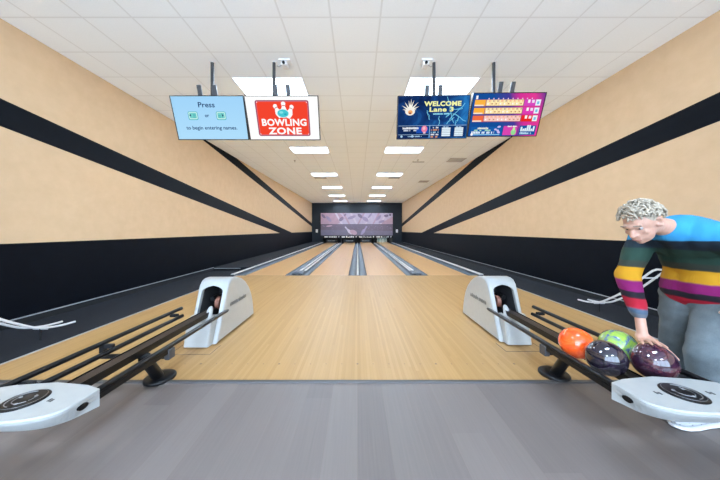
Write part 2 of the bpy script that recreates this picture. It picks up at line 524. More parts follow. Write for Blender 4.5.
child(t, 'mural_print', mural(), [plain('mural_%d' % i, c, 0.5, var=0.1, scale=3) for i, c in enumerate((
    (0.42, 0.36, 0.47, 1), (0.36, 0.235, 0.29, 1), (0.52, 0.46, 0.54, 1), (0.14, 0.10, 0.17, 1),
    (0.24, 0.19, 0.30, 1), (0.085, 0.060, 0.085, 1), (0.10, 0.085, 0.125, 1), (0.045, 0.03, 0.05, 1)))])
# partitions between the machines
for x, lab in ((-3.40, 'far left'), (-1.655, 'left'), (0.006, 'middle'), (1.64, 'right'), (3.40, 'far right')):
    w = 0.05
    tag(MB().box(x - w, x + w, 24.62, 26.6, -0.2, 0.94).build('kickback_panel', M['pit_black']), kind='structure')
for x0, lab, k in lanes:
    if k == 4: continue
    nm = {1: 'leftmost lane', 2: 'second lane from the left', 3: 'third lane from the left'}[k]
    t = thing('sweep_bar', 'black lowered sweep bar closing the end of the ' + nm, 'sweep bar', (x0 + LW / 2, 24.7, 0.0), group='lowered sweep bars')
    mb = MB().bbox(x0 + 0.01, x0 + LW - 0.01, 24.70, 24.74, 0.02, 0.33, 0.01)
    for q in range(6):
        mb.box(x0 + 0.2 + q * 0.12, x0 + 0.28 + q * 0.12, 24.694, 24.705, 0.17, 0.21, 1)
    child(t, 'sweep_board', mb, [M['black_paint'], M['grey_steel']])
    for sx in (x0 + 0.02, x0 + LW - 0.06):
        child(t, 'sweep_arm', MB().bbox(sx, sx + 0.04, 24.74, 25.1, 0.20, 0.26, 0.005), M['black_matte'])
# pins on the rightmost lane
PX, PY = 1.95 + LW / 2, 25.15
prof = [(0.0, 0.0), (0.026, 0.0), (0.029, 0.01), (0.045, 0.06), (0.0605, 0.115), (0.056, 0.165), (0.036, 0.22), (0.0235, 0.255), (0.0255, 0.29), (0.0325, 0.335), (0.028, 0.365), (0.014, 0.379), (0.0, 0.381)]
proto = None
rows = ['front', 'second', 'third', 'back']
for rrow in range(4):
    for i in range(rrow + 1):
        x = PX + (i - rrow / 2) * 0.3048; y = PY + rrow * 0.264
        lab = 'white bowling pin standing alone at the front of the triangle' if rrow == 0 else \
              'white bowling pin in the %s row, %s' % (rows[rrow], {1: ('left one', 'right one'), 2: ('left one', 'middle one', 'right one'), 3: ('leftmost', 'second from left', 'third from left', 'rightmost')}[rrow][i])
        if proto is None:
            t = thing('bowling_pin', lab, 'bowling pin', (x, y, 0.0), group='pins at the end of the rightmost lane')
            child(t, 'pin_body', MB().lathe(prof, seg=16, at=(x, y, 0)), M['pin'])
            child(t, 'neck_band', MB().lathe([(0.0275, 0.236), (0.0262, 0.246)], seg=16, at=(x, y, 0)), M['pin_red'], label='red neck band')
            proto = t
        else:
            c = copy_tree(proto); c.location = (x, y, 0.0); c['label'] = lab
t = thing('pit_curtain', 'pale teal pit curtain behind the pins of the rightmost lane', 'curtain', (PX, 26.2, 0.02))
mb = MB()
pts = []
for i in range(41):
    pts.append((2.02 + i * 0.0235, 26.2 + 0.012 * math.sin(i * 1.3)))
n = len(pts)
mb.prism(pts + [(p[0], p[1] + 0.01) for p in pts[::-1]], 0.03, 0.78, 'z')
child(t, 'cloth', mb, M['teal_cloth'])
child(t, 'curtain_rod', MB().tube([(1.96, 26.205, 0.79), (3.0, 26.205, 0.79)], 0.015), M['grey_steel'])
t = thing('pin_lamp', 'short lamp bar lighting the pins of the rightmost lane', 'lamp', (PX, 24.72, 0.9))
child(t, 'housing', MB().box(2.0, 2.95, 24.72, 24.80, 0.86, 0.94), M['black_paint'])
child(t, 'tube', MB().box(2.03, 2.92, 24.801, 24.83, 0.86, 0.92), glow('lamp_tube', (0.85, 1.0, 1.0, 1), 160.0))
for x, lab in ((-3.92, 'small white wall plate on the black end wall, left of the mural'), (3.80, 'small white wall plate on the black end wall, right of the mural')):
    t = thing('wall_plate', lab, 'wall plate', (x, YB, 1.15), group='white plates on the end wall')
    child(t, 'plate', MB().bbox(x - 0.10, x + 0.10, YB - 0.03, YB, 1.00, 1.30, 0.01), M['plate'])
    child(t, 'switch', MB().bbox(x - 0.03, x + 0.03, YB - 0.04, YB - 0.03, 1.10, 1.20, 0.004), M['vent_grey'])

# ------------------------------------------------------------------ ceiling fittings
LAMP = glow('light_panel', (0.80, 1.0, 1.24, 1), 56.0)
LX = ((-2.16, -0.94, 'left'), (0.89, 2.11, 'right'))
order = ['nearest, partly hidden by the screens', 'second', 'third', 'fourth', 'fifth', 'sixth and farthest']
DROP = 0.014
first = None
for k in range(-2, 6):
    y0 = 4.35 + 3.66 * k
    for x0, x1, side in LX:
        if k < 0:
            lab = 'flat white ceiling light above and behind the camera, %s column, %s row' % (side, 'nearer' if k == -1 else 'rear')
        else:
            lab = 'flat white ceiling light panel in the %s column, %s' % (side, order[k])
        loc = ((x0 + x1) / 2, y0 + 0.305, ZC)
        if first is None:
            t = thing('ceiling_light', lab, 'ceiling light', loc, group='ceiling light panels')
            mb = MB()
            a, b, c, d = x0 + 0.004, x1 - 0.004, y0 + 0.004, y0 + 0.606
            e = 0.018
            for q in ((a, b, c, c + e), (a, b, d - e, d), (a, a + e, c + e, d - e), (b - e, b, c + e, d - e)):
                mb.box(q[0], q[1], q[2], q[3], ZC - 0.008, ZC)
            child(t, 'frame', mb, M['ceiling_metal'])
            child(t, 'diffuser', MB().bbox(a + e, b - e, c + e, d - e, ZC - DROP, ZC - 0.001, 0.004), LAMP)
            first = t
        else:
            c = copy_tree(first); c.location = loc; c['label'] = lab
def vent(x0, x1, y0, y1, lab, slats=8):
    t = thing('ceiling_vent', lab, 'air vent', ((x0 + x1) / 2, (y0 + y1) / 2, ZC), group='ceiling air vents')
    mb = MB()
    e = 0.025
    for q in ((x0, x1, y0, y0 + e), (x0, x1, y1 - e, y1), (x0, x0 + e, y0, y1), (x1 - e, x1, y0, y1)):
        mb.box(q[0], q[1], q[2], q[3], ZC - 0.012, ZC)
    child(t, 'frame', mb, M['vent_grey'])
    mb = MB()
    for i in range(slats):
        yy = y0 + e + (y1 - y0 - 2 * e) * (i + 0.5) / slats
        mb.prism([(yy - 0.018, ZC - 0.001), (yy - 0.014, ZC - 0.001), (yy + 0.014, ZC - 0.012), (yy + 0.010, ZC - 0.012)], x0 + e, x1 - e, 'x')
    child(t, 'slats', mb, M['vent_grey'])
vent(-2.16, -1.56, 12.55, 12.95, 'grey ceiling vent just beyond the third light of the left column')
vent(1.55, 2.12, 12.55, 12.95, 'grey ceiling vent just beyond the third light of the right column')
vent(3.38, 3.97, 9.25, 9.75, 'grey ceiling vent near the right wall, nearest to the camera')
vent(3.30, 3.80, 13.45, 13.95, 'grey ceiling vent near the right wall, farther back')
t = thing('slot_diffuser', 'thin slot air diffuser in the ceiling beyond the second right light', 'air vent', (2.3, 9.75, ZC))
child(t, 'frame', MB().bbox(2.10, 2.56, 9.72, 9.80, ZC - 0.01, ZC, 0.003), M['vent_grey'])
child(t, 'slot', MB().box(2.12, 2.54, 9.745, 9.775, ZC - 0.013, ZC - 0.0101), M['black_paint'])
for x, y, s in ((-2.36, 9.6, 'left'), (2.25, 9.5, 'right')):
    t = thing('ceiling_sprinkler', 'tiny sprinkler head in the ceiling beyond the second light, %s side' % s, 'sprinkler', (x, y, ZC), group='ceiling sprinklers')
    child(t, 'rosette', MB().lathe([(0.0, -0.006), (0.04, -0.006), (0.045, 0.0)], seg=16, at=(x, y, ZC)), M['steel'])
    child(t, 'nozzle', MB().lathe([(0.0, -0.05), (0.022, -0.05), (0.022, -0.045), (0.008, -0.042), (0.010, -0.006)], seg=12, at=(x, y, ZC)), M['grey_steel'])
for x, xp, s in ((-1.13, -1.28, 'left'), (1.05, 1.17, 'right')):
    t = thing('security_camera', 'small white camera with dark lens on the ceiling, beside the inner %s screen pole' % s, 'camera', (x, 3.95, ZC), group='ceiling cameras')
    child(t, 'mount_plate', MB().bbox(x - 0.07, x + 0.10, 3.88, 4.02, ZC - 0.02, ZC, 0.006), M['ceiling_metal'])
    child(t, 'camera_body', MB().bbox(x - 0.045, x + 0.045, 3.90, 4.04, ZC - 0.075, ZC - 0.02, 0.012), M['plate'])
    child(t, 'lens', MB().tube([(x, 3.905, ZC - 0.05), (x, 3.88, ZC - 0.053)], 0.022), M['black_paint'])
    sg = 1 if xp < x else -1
    child(t, 'cable', MB().tube([(x - sg * 0.05, 3.96, ZC - 0.05), (x - sg * 0.09, 3.96, ZC - 0.075), (x - sg * 0.12, 3.96, ZC - 0.06)], 0.007, seg=8), M['grey_steel'])

# ------------------------------------------------------------------ the four hanging screens
def text_mesh(body, size, extrude=0.0, bold=0.0, sx=1.0, align='CENTER'):
    cu = bpy.data.curves.new('lettering', 'FONT')
    cu.body = body; cu.size = size; cu.align_x = align; cu.align_y = 'CENTER'
    cu.offset = bold; cu.resolution_u = 3; cu.space_character = 1.07 if bold > 0.03 else 1.0
    ob = bpy.data.objects.new('lettering', cu)
    COL.objects.link(ob)
    dg = bpy.context.evaluated_depsgraph_get(); dg.update()
    me = bpy.data.meshes.new_from_object(ob.evaluated_get(dg))
    vs = [(v.co.x * sx, v.co.y) for v in me.vertices]
    fs = [list(p.vertices) for p in me.polygons]
    bpy.data.objects.remove(ob); bpy.data.curves.remove(cu); bpy.data.meshes.remove(me)
    return vs, fs

class Screen:
    """flat graphics on a screen: u, v in metres from the screen's centre"""
    def __init__(self):
        self.mb = MB(); self.mats = []; self.k = 0
    def mi(self, m):
        if m not in self.mats: self.mats.append(m)
        return self.mats.index(m)
    def poly(self, pts, m):
        self.k += 1
        y = -0.0005 - 0.00006 * self.k
        self.mb.add([(u, y, v) for u, v in pts], [range(len(pts))], self.mi(m))
    def rect(self, u0, v0, u1, v1, m):
        self.poly([(u0, v0), (u1, v0), (u1, v1), (u0, v1)], m)
    def rrect(self, u0, v0, u1, v1, r, m):
        pts = []
        for cx, cy, a0 in ((u1 - r, v1 - r, 0), (u0 + r, v1 - r, 90), (u0 + r, v0 + r, 180), (u1 - r, v0 + r, 270)):
            for i in range(5):
                a = math.radians(a0 + i * 22.5)
                pts.append((cx + r * math.cos(a), cy + r * math.sin(a)))
        self.poly(pts, m)
    def ell(self, cu, cv, a, b, m, n=28):
        self.poly([(cu + a * math.cos(2 * PI * i / n), cv + b * math.sin(2 * PI * i / n)) for i in range(n)], m)
    def line(self, pts, w, m):
        for (a, b), (c, d) in zip(pts[:-1], pts[1:]):
            l = math.hypot(c - a, d - b) or 1e-6
            nx, ny = -(d - b) / l * w / 2, (c - a) / l * w / 2
            self.poly([(a + nx, b + ny), (a - nx, b - ny), (c - nx, d - ny), (c + nx, d + ny)], m)
    def text(self, body, u, v, size, m, bold=0.0, sx=1.0):
        self.k += 1
        y = -0.0005 - 0.00006 * self.k
        vs, fs = text_mesh(body, size, bold=bold, sx=sx)
        self.mb.add([(a + u, y, b + v) for a, b in vs], fs, self.mi(m))
    def fit(self, body, u, v, w, h, m, bold=0.03):
        """lettering scaled to a measured width and cap height"""
        self.k += 1
        y = -0.0005 - 0.00006 * self.k
        vs, fs = text_mesh(body, 1.0, bold=bold)
        xs = [a for a, b in vs]
        capv, _ = text_mesh('E', 1.0, bold=bold)
        c0, c1 = min(b for a, b in capv), max(b for a, b in capv)
        kx, ky = w / (max(xs) - min(xs)), h / (c1 - c0)
        mx_, my_ = (max(xs) + min(xs)) / 2, (c0 + c1) / 2
        self.mb.add([((a - mx_) * kx + u, y, (b - my_) * ky + v) for a, b in vs], fs, self.mi(m))
    def squiggle(self, u0, u1, v, h, m, seed=0):
        """a line of lettering too small to read in the photograph"""
        r = random.Random(seed); u = u0
        while u < u1:
            w = h * r.uniform(0.45, 0.8)
            if r.random() > 0.16:
                self.rect(u, v - h / 2, min(u + w * 0.8, u1), v + h / 2 * r.uniform(0.5, 1.0), m)
            u += w

W2, H2 = 1.11 / 2, 0.628 / 2
def television(label, cx, zt, zb, yt, yb, roll, art, pole_x, arms):
    cy, cz = (yt + yb) / 2, (zt + zb) / 2
    tilt = math.atan2(yb - yt, zt - zb)
    t = thing('television', label, 'television', (cx, cy, cz), (tilt, roll, 0), group='four screens hung over the approach')
    def L(name, mb, m, label=None, parent=t):
        return child(parent, name, mb, m, local=True, label=label)
    L('housing', MB().bbox(-W2, W2, 0.004, 0.05, -H2, H2, 0.006), M['black_paint'])
    bz = 0.011
    mb = MB()
    for q in ((-W2, W2, -H2, -H2 + bz), (-W2, W2, H2 - bz, H2), (-W2, -W2 + bz, -H2 + bz, H2 - bz), (W2 - bz, W2, -H2 + bz, H2 - bz)):
        mb.box(q[0], q[1], -0.004, 0.006, q[2], q[3])
    L('bezel', mb, M['black_paint'])
    s = Screen()
    art(s, W2 - bz, H2 - bz)
    o = s.mb.build('screen', s.mats, t, fix=False, local=True)
    for p in o.data.polygons: pass
    mx = XF[t.name]
    # mount: a vertical pole from the ceiling, a cross bar and two arms bolted to the back of the screen
    back = mx @ Vector((0, 0.09, 0.02))
    inv = mx.inverted()
    child(t, 'pole', MB().tube([(pole_x, 3.97, ZC), (pole_x, 3.97, back.z)], 0.024, seg=12), M['pole'])
    child(t, 'ceiling_plate', MB().lathe([(0.0, -0.008), (0.034, -0.008), (0.04, 0.0)], seg=20, at=(pole_x, 3.97, ZC)), M['ceiling_metal'])
    L('cross_bar', MB().bbox(-0.32, 0.32, 0.075, 0.105, -0.03, 0.03, 0.004), M['pole'])
    for a in arms:
        L('mount_arm', MB().bbox(a - 0.031, a + 0.031, 0.05, 0.074, -0.22, H2 + 0.15, 0.004), M['pole'])
    return t

def art_press(s, w, h):
    k = NT('blue_screen')
    x, y, z = k.xyz()
    f = k.math('ADD', k.math('MULTIPLY', z, 1.1), 0.5)
    c = k.ramp(f, [(0.1, rgb(178, 224, 252)), (0.9, rgb(160, 212, 250))])
    e = k.n('ShaderNodeEmission'); k.l(c, e.inputs[0]); e.inputs[1].default_value = 0.80; k.l(e.outputs[0], k.out.inputs[0])
    s.rect(-w, -h, w, h, k.m)
    navy = G(28, 62, 110)
    s.fit('Press', -0.025, 0.188, 0.25, 0.072, navy, 0.014)
    s.fit('or', -0.042, 0.040, 0.065, 0.05, navy, 0.018)
    s.fit('to begin entering names.', 0.0, -0.135, 0.79, 0.052, navy, 0.014)
    for u, sg in ((-0.255, 1), (0.175, -1)):
        s.rrect(u - 0.075, -0.025, u + 0.075, 0.095, 0.025, G(70, 180, 190))
        s.rrect(u - 0.066, -0.015, u + 0.066, 0.088, 0.02, G(200, 240, 235))
        s.rrect(u - 0.052, 0.0, u + 0.052, 0.075, 0.012, G(120, 210, 205))
        if sg > 0:
            s.poly([(u - 0.06, 0.042), (u - 0.03, 0.06), (u - 0.03, 0.024)], navy)
            for q in range(3):
                s.rect(u + 0.0, 0.012 + q * 0.02, u + 0.04, 0.02 + q * 0.02, G(60, 160, 170))
        else:
            s.poly([(u + 0.01, 0.07), (u + 0.045, 0.03), (u + 0.024, 0.032), (u + 0.018, 0.005)], navy)
            for q in range(2):
                s.rect(u - 0.045, 0.012 + q * 0.025, u - 0.005, 0.022 + q * 0.025, G(60, 160, 170))
def art_zone(s, w, h):
    s.rect(-w, -h, w, h, G(255, 255, 255))
    a, b = 0.405, 0.252
    s.rrect(-a, -b, a, b, 0.03, G(150, 60, 95))
    s.rrect(-a + 0.016, -b + 0.014, a - 0.016, b - 0.014, 0.024, G(225, 120, 130))
    s.rrect(-a + 0.024, -b + 0.022, a - 0.024, b - 0.022, 0.02, G(244, 70, 48))
    for su in (-1, 1):
        for sv in (-1, 1):
            s.ell(su * (a - 0.03), sv * (b - 0.028), 0.008, 0.008, G(240, 225, 230), 10)
    wh = G(255, 255, 255)
    def pin(cu, cv, hgt, ang):
        prof = [(0.0, 0.12), (0.2, 0.2), (0.36, 0.235), (0.55, 0.17), (0.68, 0.11), (0.80, 0.14), (0.90, 0.155), (0.97, 0.10), (1.0, 0.0)]
        pts = [(r * hgt, z * hgt) for z, r in prof] + [(-r * hgt, z * hgt) for z, r in prof[::-1][1:]]
        ca, sa = math.cos(ang), math.sin(ang)
        s.poly([(cu + p * ca - q * sa, cv + p * sa + q * ca) for p, q in pts], wh)
        p, q = 0.0, 0.74 * hgt
        cu2, cv2 = cu + p * ca - q * sa, cv + p * sa + q * ca
        d = 0.11 * hgt
        s.line([(cu2 - d * ca, cv2 - d * sa), (cu2 + d * ca, cv2 + d * sa)], 0.011, G(205, 90, 85))
    pin(-0.035, 0.015, 0.20, 0.42); pin(0.075, 0.005, 0.20, -0.42); pin(0.022, 0.02, 0.215, 0.0)
    s.ell(0.005, 0.072, 0.094, 0.062, G(225, 250, 250))
    s.ell(0.005, 0.072, 0.084, 0.054, G(70, 200, 212))
    s.ell(-0.02, 0.085, 0.03, 0.018, G(130, 228, 232)); s.ell(0.04, 0.06, 0.02, 0.012, G(40, 165, 190))
    s.fit('BOWLING', 0.01, -0.055, 0.69, 0.100, wh, 0.036)
    s.fit('ZONE', 0.01, -0.178, 0.52, 0.098, wh, 0.036)
def art_welcome(s, w, h):
    k = NT('dark_blue_screen')
    f = k.noise(3.2, detail=4, dist=1.2)
    x, y, z = k.xyz()
    f2 = k.math('ADD', f, k.math('MULTIPLY', x, 0.22))
    c = k.ramp(f2, [(0.35, rgb(16, 38, 84)), (0.55, rgb(24, 66, 128)), (0.78, rgb(40, 120, 190))])
    e = k.n('ShaderNodeEmission'); k.l(c, e.inputs[0]); e.inputs[1].default_value = 0.80; k.l(e.outputs[0], k.out.inputs[0])
    s.rect(-w, -h, w, h, k.m)
    cy, lt = G(90, 190, 235), G(150, 225, 250)
    r = random.Random(11)
    def bolt(a, b, n, jit, wd, m):
        pts = [a]
        for i in range(1, n):
            q = i / n
            pts.append((a[0] + (b[0] - a[0]) * q + r.uniform(-jit, jit), a[1] + (b[1] - a[1]) * q + r.uniform(-jit, jit)))
        s.line(pts + [b], wd, m)
    for a, b in (((0.2, 0.29), (0.33, -0.08)), ((0.48, 0.2), (0.26, -0.03)), ((0.30, 0.05), (0.52, -0.06)), ((0.1, 0.02), (0.09, -0.12)), ((0.25, 0.12), (0.45, 0.12)),
                 ((0.33, 0.0), (0.22, -0.10)), ((0.40, 0.0), (0.36, -0.12)), ((0.27, 0.06), (0.20, 0.0)), ((-0.1, 0.1), (-0.05, -0.03))):
        bolt(a, b, 5, 0.02, 0.008, cy); bolt(a, b, 4, 0.012, 0.004, lt)
    # starburst emblem
    o = (-0.36, 0.10)
    for i, (ang, ln) in enumerate(((100, 0.15), (70, 0.16), (125, 0.15), (150, 0.15), (45, 0.17), (25, 0.15), (170, 0.12), (195, 0.08), (10, 0.10), (85, 0.17))):
        a = math.radians(ang)
        d = (math.cos(a), math.sin(a)); nn = (-d[1], d[0])
        s.poly([(o[0] + nn[0] * 0.018, o[1] + nn[1] * 0.018), (o[0] - nn[0] * 0.018, o[1] - nn[1] * 0.018), (o[0] + d[0] * ln, o[1] + d[1] * ln)], G(250, 248, 235))
    s.ell(o[0], o[1] - 0.01, 0.075, 0.055, G(245, 240, 230)); s.ell(o[0] + 0.005, o[1] - 0.02, 0.035, 0.03, G(240, 170, 110)); s.ell(o[0], o[1] - 0.035, 0.018, 0.014, G(150, 80, 70))
    yl = G(244, 246, 170)
    s.fit('WELCOME', 0.137, 0.195, 0.57, 0.068, yl, 0.045)
    s.fit('Lane 3', 0.124, 0.115, 0.37, 0.066, yl, 0.035)
    s.squiggle(0.0, 0.25, 0.052, 0.024, lt, 2)
    # lower panels
    ln = G(170, 205, 235)
    s.rect(-w + 0.01, -h + 0.012, -0.055, -0.115, G(20, 42, 86)); s.rect(-w + 0.01, -0.118, w - 0.01, -0.113, ln)
    s.rect(-0.03, -h + 0.012, w - 0.012, -0.125, G(18, 52, 105))
    s.rect(-0.045, -h + 0.012, -0.038, -0.115, ln)
    s.rect(-w + 0.01, -h + 0.055, -0.055, -h + 0.06, ln)
    s.rect(-0.25, -0.225, -0.06, -0.13, G(30, 80, 175))
    s.squiggle(-0.50, -0.20, -0.15, 0.03, G(240, 244, 250), 4); s.squiggle(-0.45, -0.25, -0.183, 0.024, G(210, 220, 240), 5)
    s.ell(-0.125, -0.165, 0.045, 0.05, G(235, 130, 165)); s.ell(-0.13, -0.155, 0.022, 0.025, G(248, 190, 205)); s.rect(-0.14, -0.232, -0.105, -0.205, G(235, 190, 210))
    s.ell(-0.48, -h + 0.032, 0.018, 0.018, ln, 12); s.ell(-0.31, -h + 0.032, 0.02, 0.018, ln, 12); s.squiggle(-0.38, -0.15, -h + 0.032, 0.02, ln, 6)
    for q in range(5):
        s.squiggle(-0.02, 0.10, -0.145 - q * 0.034, 0.024, (G(240, 244, 250), G(230, 160, 110), G(170, 215, 240))[q % 3], 7 + q)
    for u in (0.15, 0.35):
        s.squiggle(u + 0.02, u + 0.10, -0.138, 0.018, ln, 21)
        for q in range(5):
            s.rect(u, -0.275 + q * 0.026, u + 0.135, -0.253 + q * 0.026, G(225, 242, 252))
def art_scores(s, w, h):
    k = NT('score_screen')
    x, y, z = k.xyz()
    f = k.math('ADD', k.math('MULTIPLY', x, 0.9), k.math('ADD', 0.42, k.math('MULTIPLY', z, 0.35)))
    c = k.ramp(f, [(0.30, rgb(22, 78, 152)), (0.52, rgb(70, 60, 150)), (0.66, rgb(214, 50, 150)), (0.86, rgb(228, 60, 150)), (1.0, rgb(120, 60, 150))])
    e = k.n('ShaderNodeEmission'); k.l(c, e.inputs[0]); e.inputs[1].default_value = 0.80; k.l(e.outputs[0], k.out.inputs[0])
    s.rect(-w, -h, w, h, k.m)
    wh = G(250, 250, 250); r = random.Random(9)
    s.rect(-0.50, 0.225, -0.47, 0.275, wh); s.rect(-0.505, 0.205, -0.44, 0.218, G(190, 220, 245))
    for i in range(10):
        s.rect(-0.31 + i * 0.073, 0.215, -0.295 + i * 0.073, 0.24, G(235, 200, 235))
    rows = ((0.221, (250, 180, 70), (254, 236, 178), (215, 70, 190)), (0.110, (250, 178, 66), (254, 236, 178), (225, 60, 180)), (0.0, (240, 110, 70), (252, 206, 198), (232, 40, 40)))
    for v, c1, c2, c3 in rows:
        s.rect(-0.51, v - 0.095, 0.50, v + 0.0, G(150, 80, 120))
        s.rect(-0.51, v - 0.090, -0.345, v - 0.005, G(*c1)); s.rect(-0.51, v - 0.090, -0.37, v - 0.072, G(252, 235, 215))
        s.rect(-0.335, v - 0.085, 0.235, v - 0.005, G(*c2))
        for i in range(9):
            u = -0.33 + i * 0.063
            s.rect(u, v - 0.085, u + 0.003, v - 0.005, G(220, 140, 110))
            s.rect(u + 0.012, v - 0.070, u + 0.034, v - 0.050, G(200, 150, 110) if r.random() < 0.4 else wh)
            s.rect(u + 0.030, v - 0.032, u + 0.055, v - 0.010, G(248, 170, 140) if r.random() < 0.5 else G(190, 160, 150))
        s.rect(0.245, v - 0.092, 0.50, v - 0.002, G(*c3))
        s.rect(0.30, v - 0.05, 0.335, v - 0.005, wh); s.rect(0.36, v - 0.05, 0.40, v - 0.01, G(240, 225, 245))
        s.rect(0.42, v - 0.088, 0.495, v - 0.006, G(238, 246, 252)); s.rect(0.44, v - 0.07, 0.475, v - 0.03, G(120, 190, 230))
    s.rect(-0.51, -0.30, -0.02, -0.165, G(24, 92, 168)); s.rect(0.0, -0.29, 0.22, -0.155, G(216, 70, 175))
    s.squiggle(-0.42, -0.24, -0.185, 0.028, G(240, 244, 220), 31); s.squiggle(-0.46, -0.20, -0.215, 0.024, G(170, 225, 190), 32)
    s.squiggle(-0.50, -0.14, -0.248, 0.036, G(225, 240, 250), 33)
    s.rect(-0.47, -0.286, -0.05, -0.274, G(150, 205, 240)); s.ell(-0.49, -0.276, 0.02, 0.02, wh, 12)
    for i in range(6):
        s.ell(-0.08 + r.uniform(-0.05, 0.05), -0.21 + r.uniform(-0.05, 0.05), 0.022, 0.014, G(200, 190, 240), 10)
    s.squiggle(0.06, 0.20, -0.16, 0.02, wh, 34)
    s.ell(0.165, -0.245, 0.04, 0.045, G(150, 220, 150), 16); s.ell(0.165, -0.20, 0.02, 0.03, G(190, 235, 170), 12)
    s.rect(0.25, -0.29, 0.51, -0.15, G(20, 84, 160))
    for i in range(7):
        hh = r.uniform(0.03, 0.09)
        s.rect(0.27 + i * 0.032, -0.235, 0.296 + i * 0.032, -0.235 + hh, G(225, 242, 250))
    s.squiggle(0.27, 0.49, -0.262, 0.03, G(190, 225, 245), 35)
television('pale blue television reading Press or to begin entering names, leftmost screen', -2.263, 3.254, 2.659, 3.815, 4.02, 0.0, art_press, -2.26, (-0.12, 0.11))
television('white television with red bowling zone sign, second screen from the left', -1.142, 3.240, 2.668, 3.80, 4.04, 0.0, art_zone, -1.30, (-0.09, 0.10))
television('dark blue television reading welcome lane 3, third screen from the left', 1.172, 3.296, 2.680, 3.87, 4.06, -0.016, art_welcome, 1.19, (-0.10, 0.105))
television('television showing orange and pink score rows, rightmost screen', 2.305, 3.329, 2.720, 3.84, 4.09, -0.008, art_scores, 2.12, (-0.13, 0.055))

# ------------------------------------------------------------------ ball racks and hoods
# local frame: x from the centre line, positive away from the lane middle; y and z as in the room
def rack(side, cx, dy, label):
    t = thing('ball_rack', label, 'ball rack', (cx, 2.18 + dy, 0.0), group='ball racks at the start of the approach')
    S = 1 if side == 'right' else -1
    def X(u): return cx + S * u
    def P(u, y, z): return (X(u), y + dy, z)
    def box(mb, u0, u1, y0, y1, z0, z1, r=0.004, mat=0):
        a, b = sorted((X(u0), X(u1)))
        return mb.bbox(a, b, y0 + dy, y1 + dy, z0, z1, r, mat)
    yc, yh = 1.38, 2.84
    # inner rail: a round tube on top with a deep bar under its nearer half
    o = child(t, 'guard_rail', MB().tube([P(-0.208, yc, 0.365), P(-0.208, yh - 0.03, 0.365), P(-0.208, yh, 0.365)], [0.019, 0.019, 0.014]), M['black_paint'])
    mb = MB(); box(mb, -0.229, -0.203, yc, 1.94, 0.322, 0.356)
    child(o, 'lower_bar', mb, M['black_paint'])
    # wide centre track
    mb = MB(); box(mb, -0.018, 0.070, yc, 3.02, 0.308, 0.346, 0.008)
    tr = child(t, 'centre_track', mb, M['track'], label='brownish black flat track')
    mb = MB(); box(mb, -0.023, -0.016, yc, 3.0, 0.302, 0.352, 0.002); box(mb, 0.068, 0.075, yc, 3.0, 0.302, 0.352, 0.002)
    child(tr, 'track_edge', mb, M['black_paint'])
    child(t, 'support_rail', MB().tube([P(0.205, yc, 0.345), P(0.205, 2.72, 0.345)], 0.018), M['black_paint'])
    child(t, 'guard_rail', MB().tube([P(0.285, yc, 0.392), P(0.285, 2.82, 0.392)], 0.018), M['black_paint'])
    # connectors
    for y in (1.50, 1.97, 2.66):
        mb = MB(); box(mb, 0.205, 0.287, y - 0.012, y + 0.012, 0.352, 0.384, 0.004)
        child(t, 'rail_clamp', mb, M['black_matte'])
    mb = MB(); box(mb, -0.23, 0.30, 1.945, 1.99, 0.282, 0.303, 0.005)
    child(t, 'cross_beam', mb, M['black_matte'])
    mb = MB(); box(mb, -0.236, -0.198, 1.935, 2.000, 0.278, 0.352, 0.006)
    child(t, 'rail_clamp', mb, M['pole'], label='dark grey rail clamp')
    mb = MB(); box(mb, 0.268, 0.300, 1.95, 1.99, 0.285, 0.39, 0.006)
    child(t, 'rail_clamp', mb, M['black_matte'])
    # pedestal: round foot and slanted post
    ped = child(t, 'pedestal', MB().tube([P(0.02, 2.16, 0.03), P(-0.03, 1.965, 0.285)], 0.040, seg=20), M['black_paint'])
    child(ped, 'foot', MB().lathe([(0.0, 0.0), (0.112, 0.0), (0.115, 0.008), (0.112, 0.022), (0.100, 0.030), (0.048, 0.038), (0.0, 0.038)], seg=36, at=P(0.02, 2.18, 0.0)), M['black_paint'])
    # end cap: rounded white plate carrying a black blower disc
    zt, zb = 0.415, 0.325
    yb = 1.425; hw = 0.285
    def outline(k, inset):
        pts = []
        back = [(-hw, yb - 0.045), (-hw * 0.66, yb - 0.012), (0.0, yb + 0.012), (hw * 0.66, yb - 0.012), (hw, yb - 0.045)]
        pts += back
        n = 22
        cyy = 1.27
        for i in range(n + 1):
            a = PI * i / n
            ca, sa = math.cos(a), math.sin(a)
            e = 2 / 2.6
            u = (hw) * math.copysign(abs(ca) ** e, ca)
            v = cyy - (cyy - 1.145) * abs(sa) ** e
            pts.append((u, v))
        out = []
        for u, v in pts:
            u2 = u * (1 - inset * 0.55 * max(0.0, min(1.0, (1.36 - v) / 0.15))); v2 = v
            if v < 1.33:
                v2 = 1.33 + (v - 1.33) * (1 - inset)
            out.append((u2, v2))
        return out
    levels = [(zb, 0.36), (zb + 0.012, 0.28), (zb + 0.05, 0.10), (zt - 0.02, 0.02), (zt - 0.006, 0.0), (zt, 0.03)]
    rings = [[P(u, v, z) for u, v in outline(0, ins)] for z, ins in levels]
    cap = child(t, 'end_cap', MB().loft(rings, smooth=False), M['white_plastic'], label='white rounded end cap')
    dc = P(-0.012, 1.29, zt)
    disc = child(cap, 'blower_disc', MB().lathe([(0.0, 0.004), (0.076, 0.004), (0.084, 0.003), (0.086, 0.0)], seg=40, at=dc), M['black_paint'], label='round black blower disc')
    mb = MB()
    D = Vector(dc) + Vector((0, 0, 0.008))
    def arc(r, a0, a1, wd, off=(0, 0), n=14):
        mb.tube([D + Vector((off[0] + r * math.cos(math.radians(a0 + (a1 - a0) * i / n)), off[1] + r * math.sin(math.radians(a0 + (a1 - a0) * i / n)), 0)) for i in range(n + 1)], wd, seg=6)
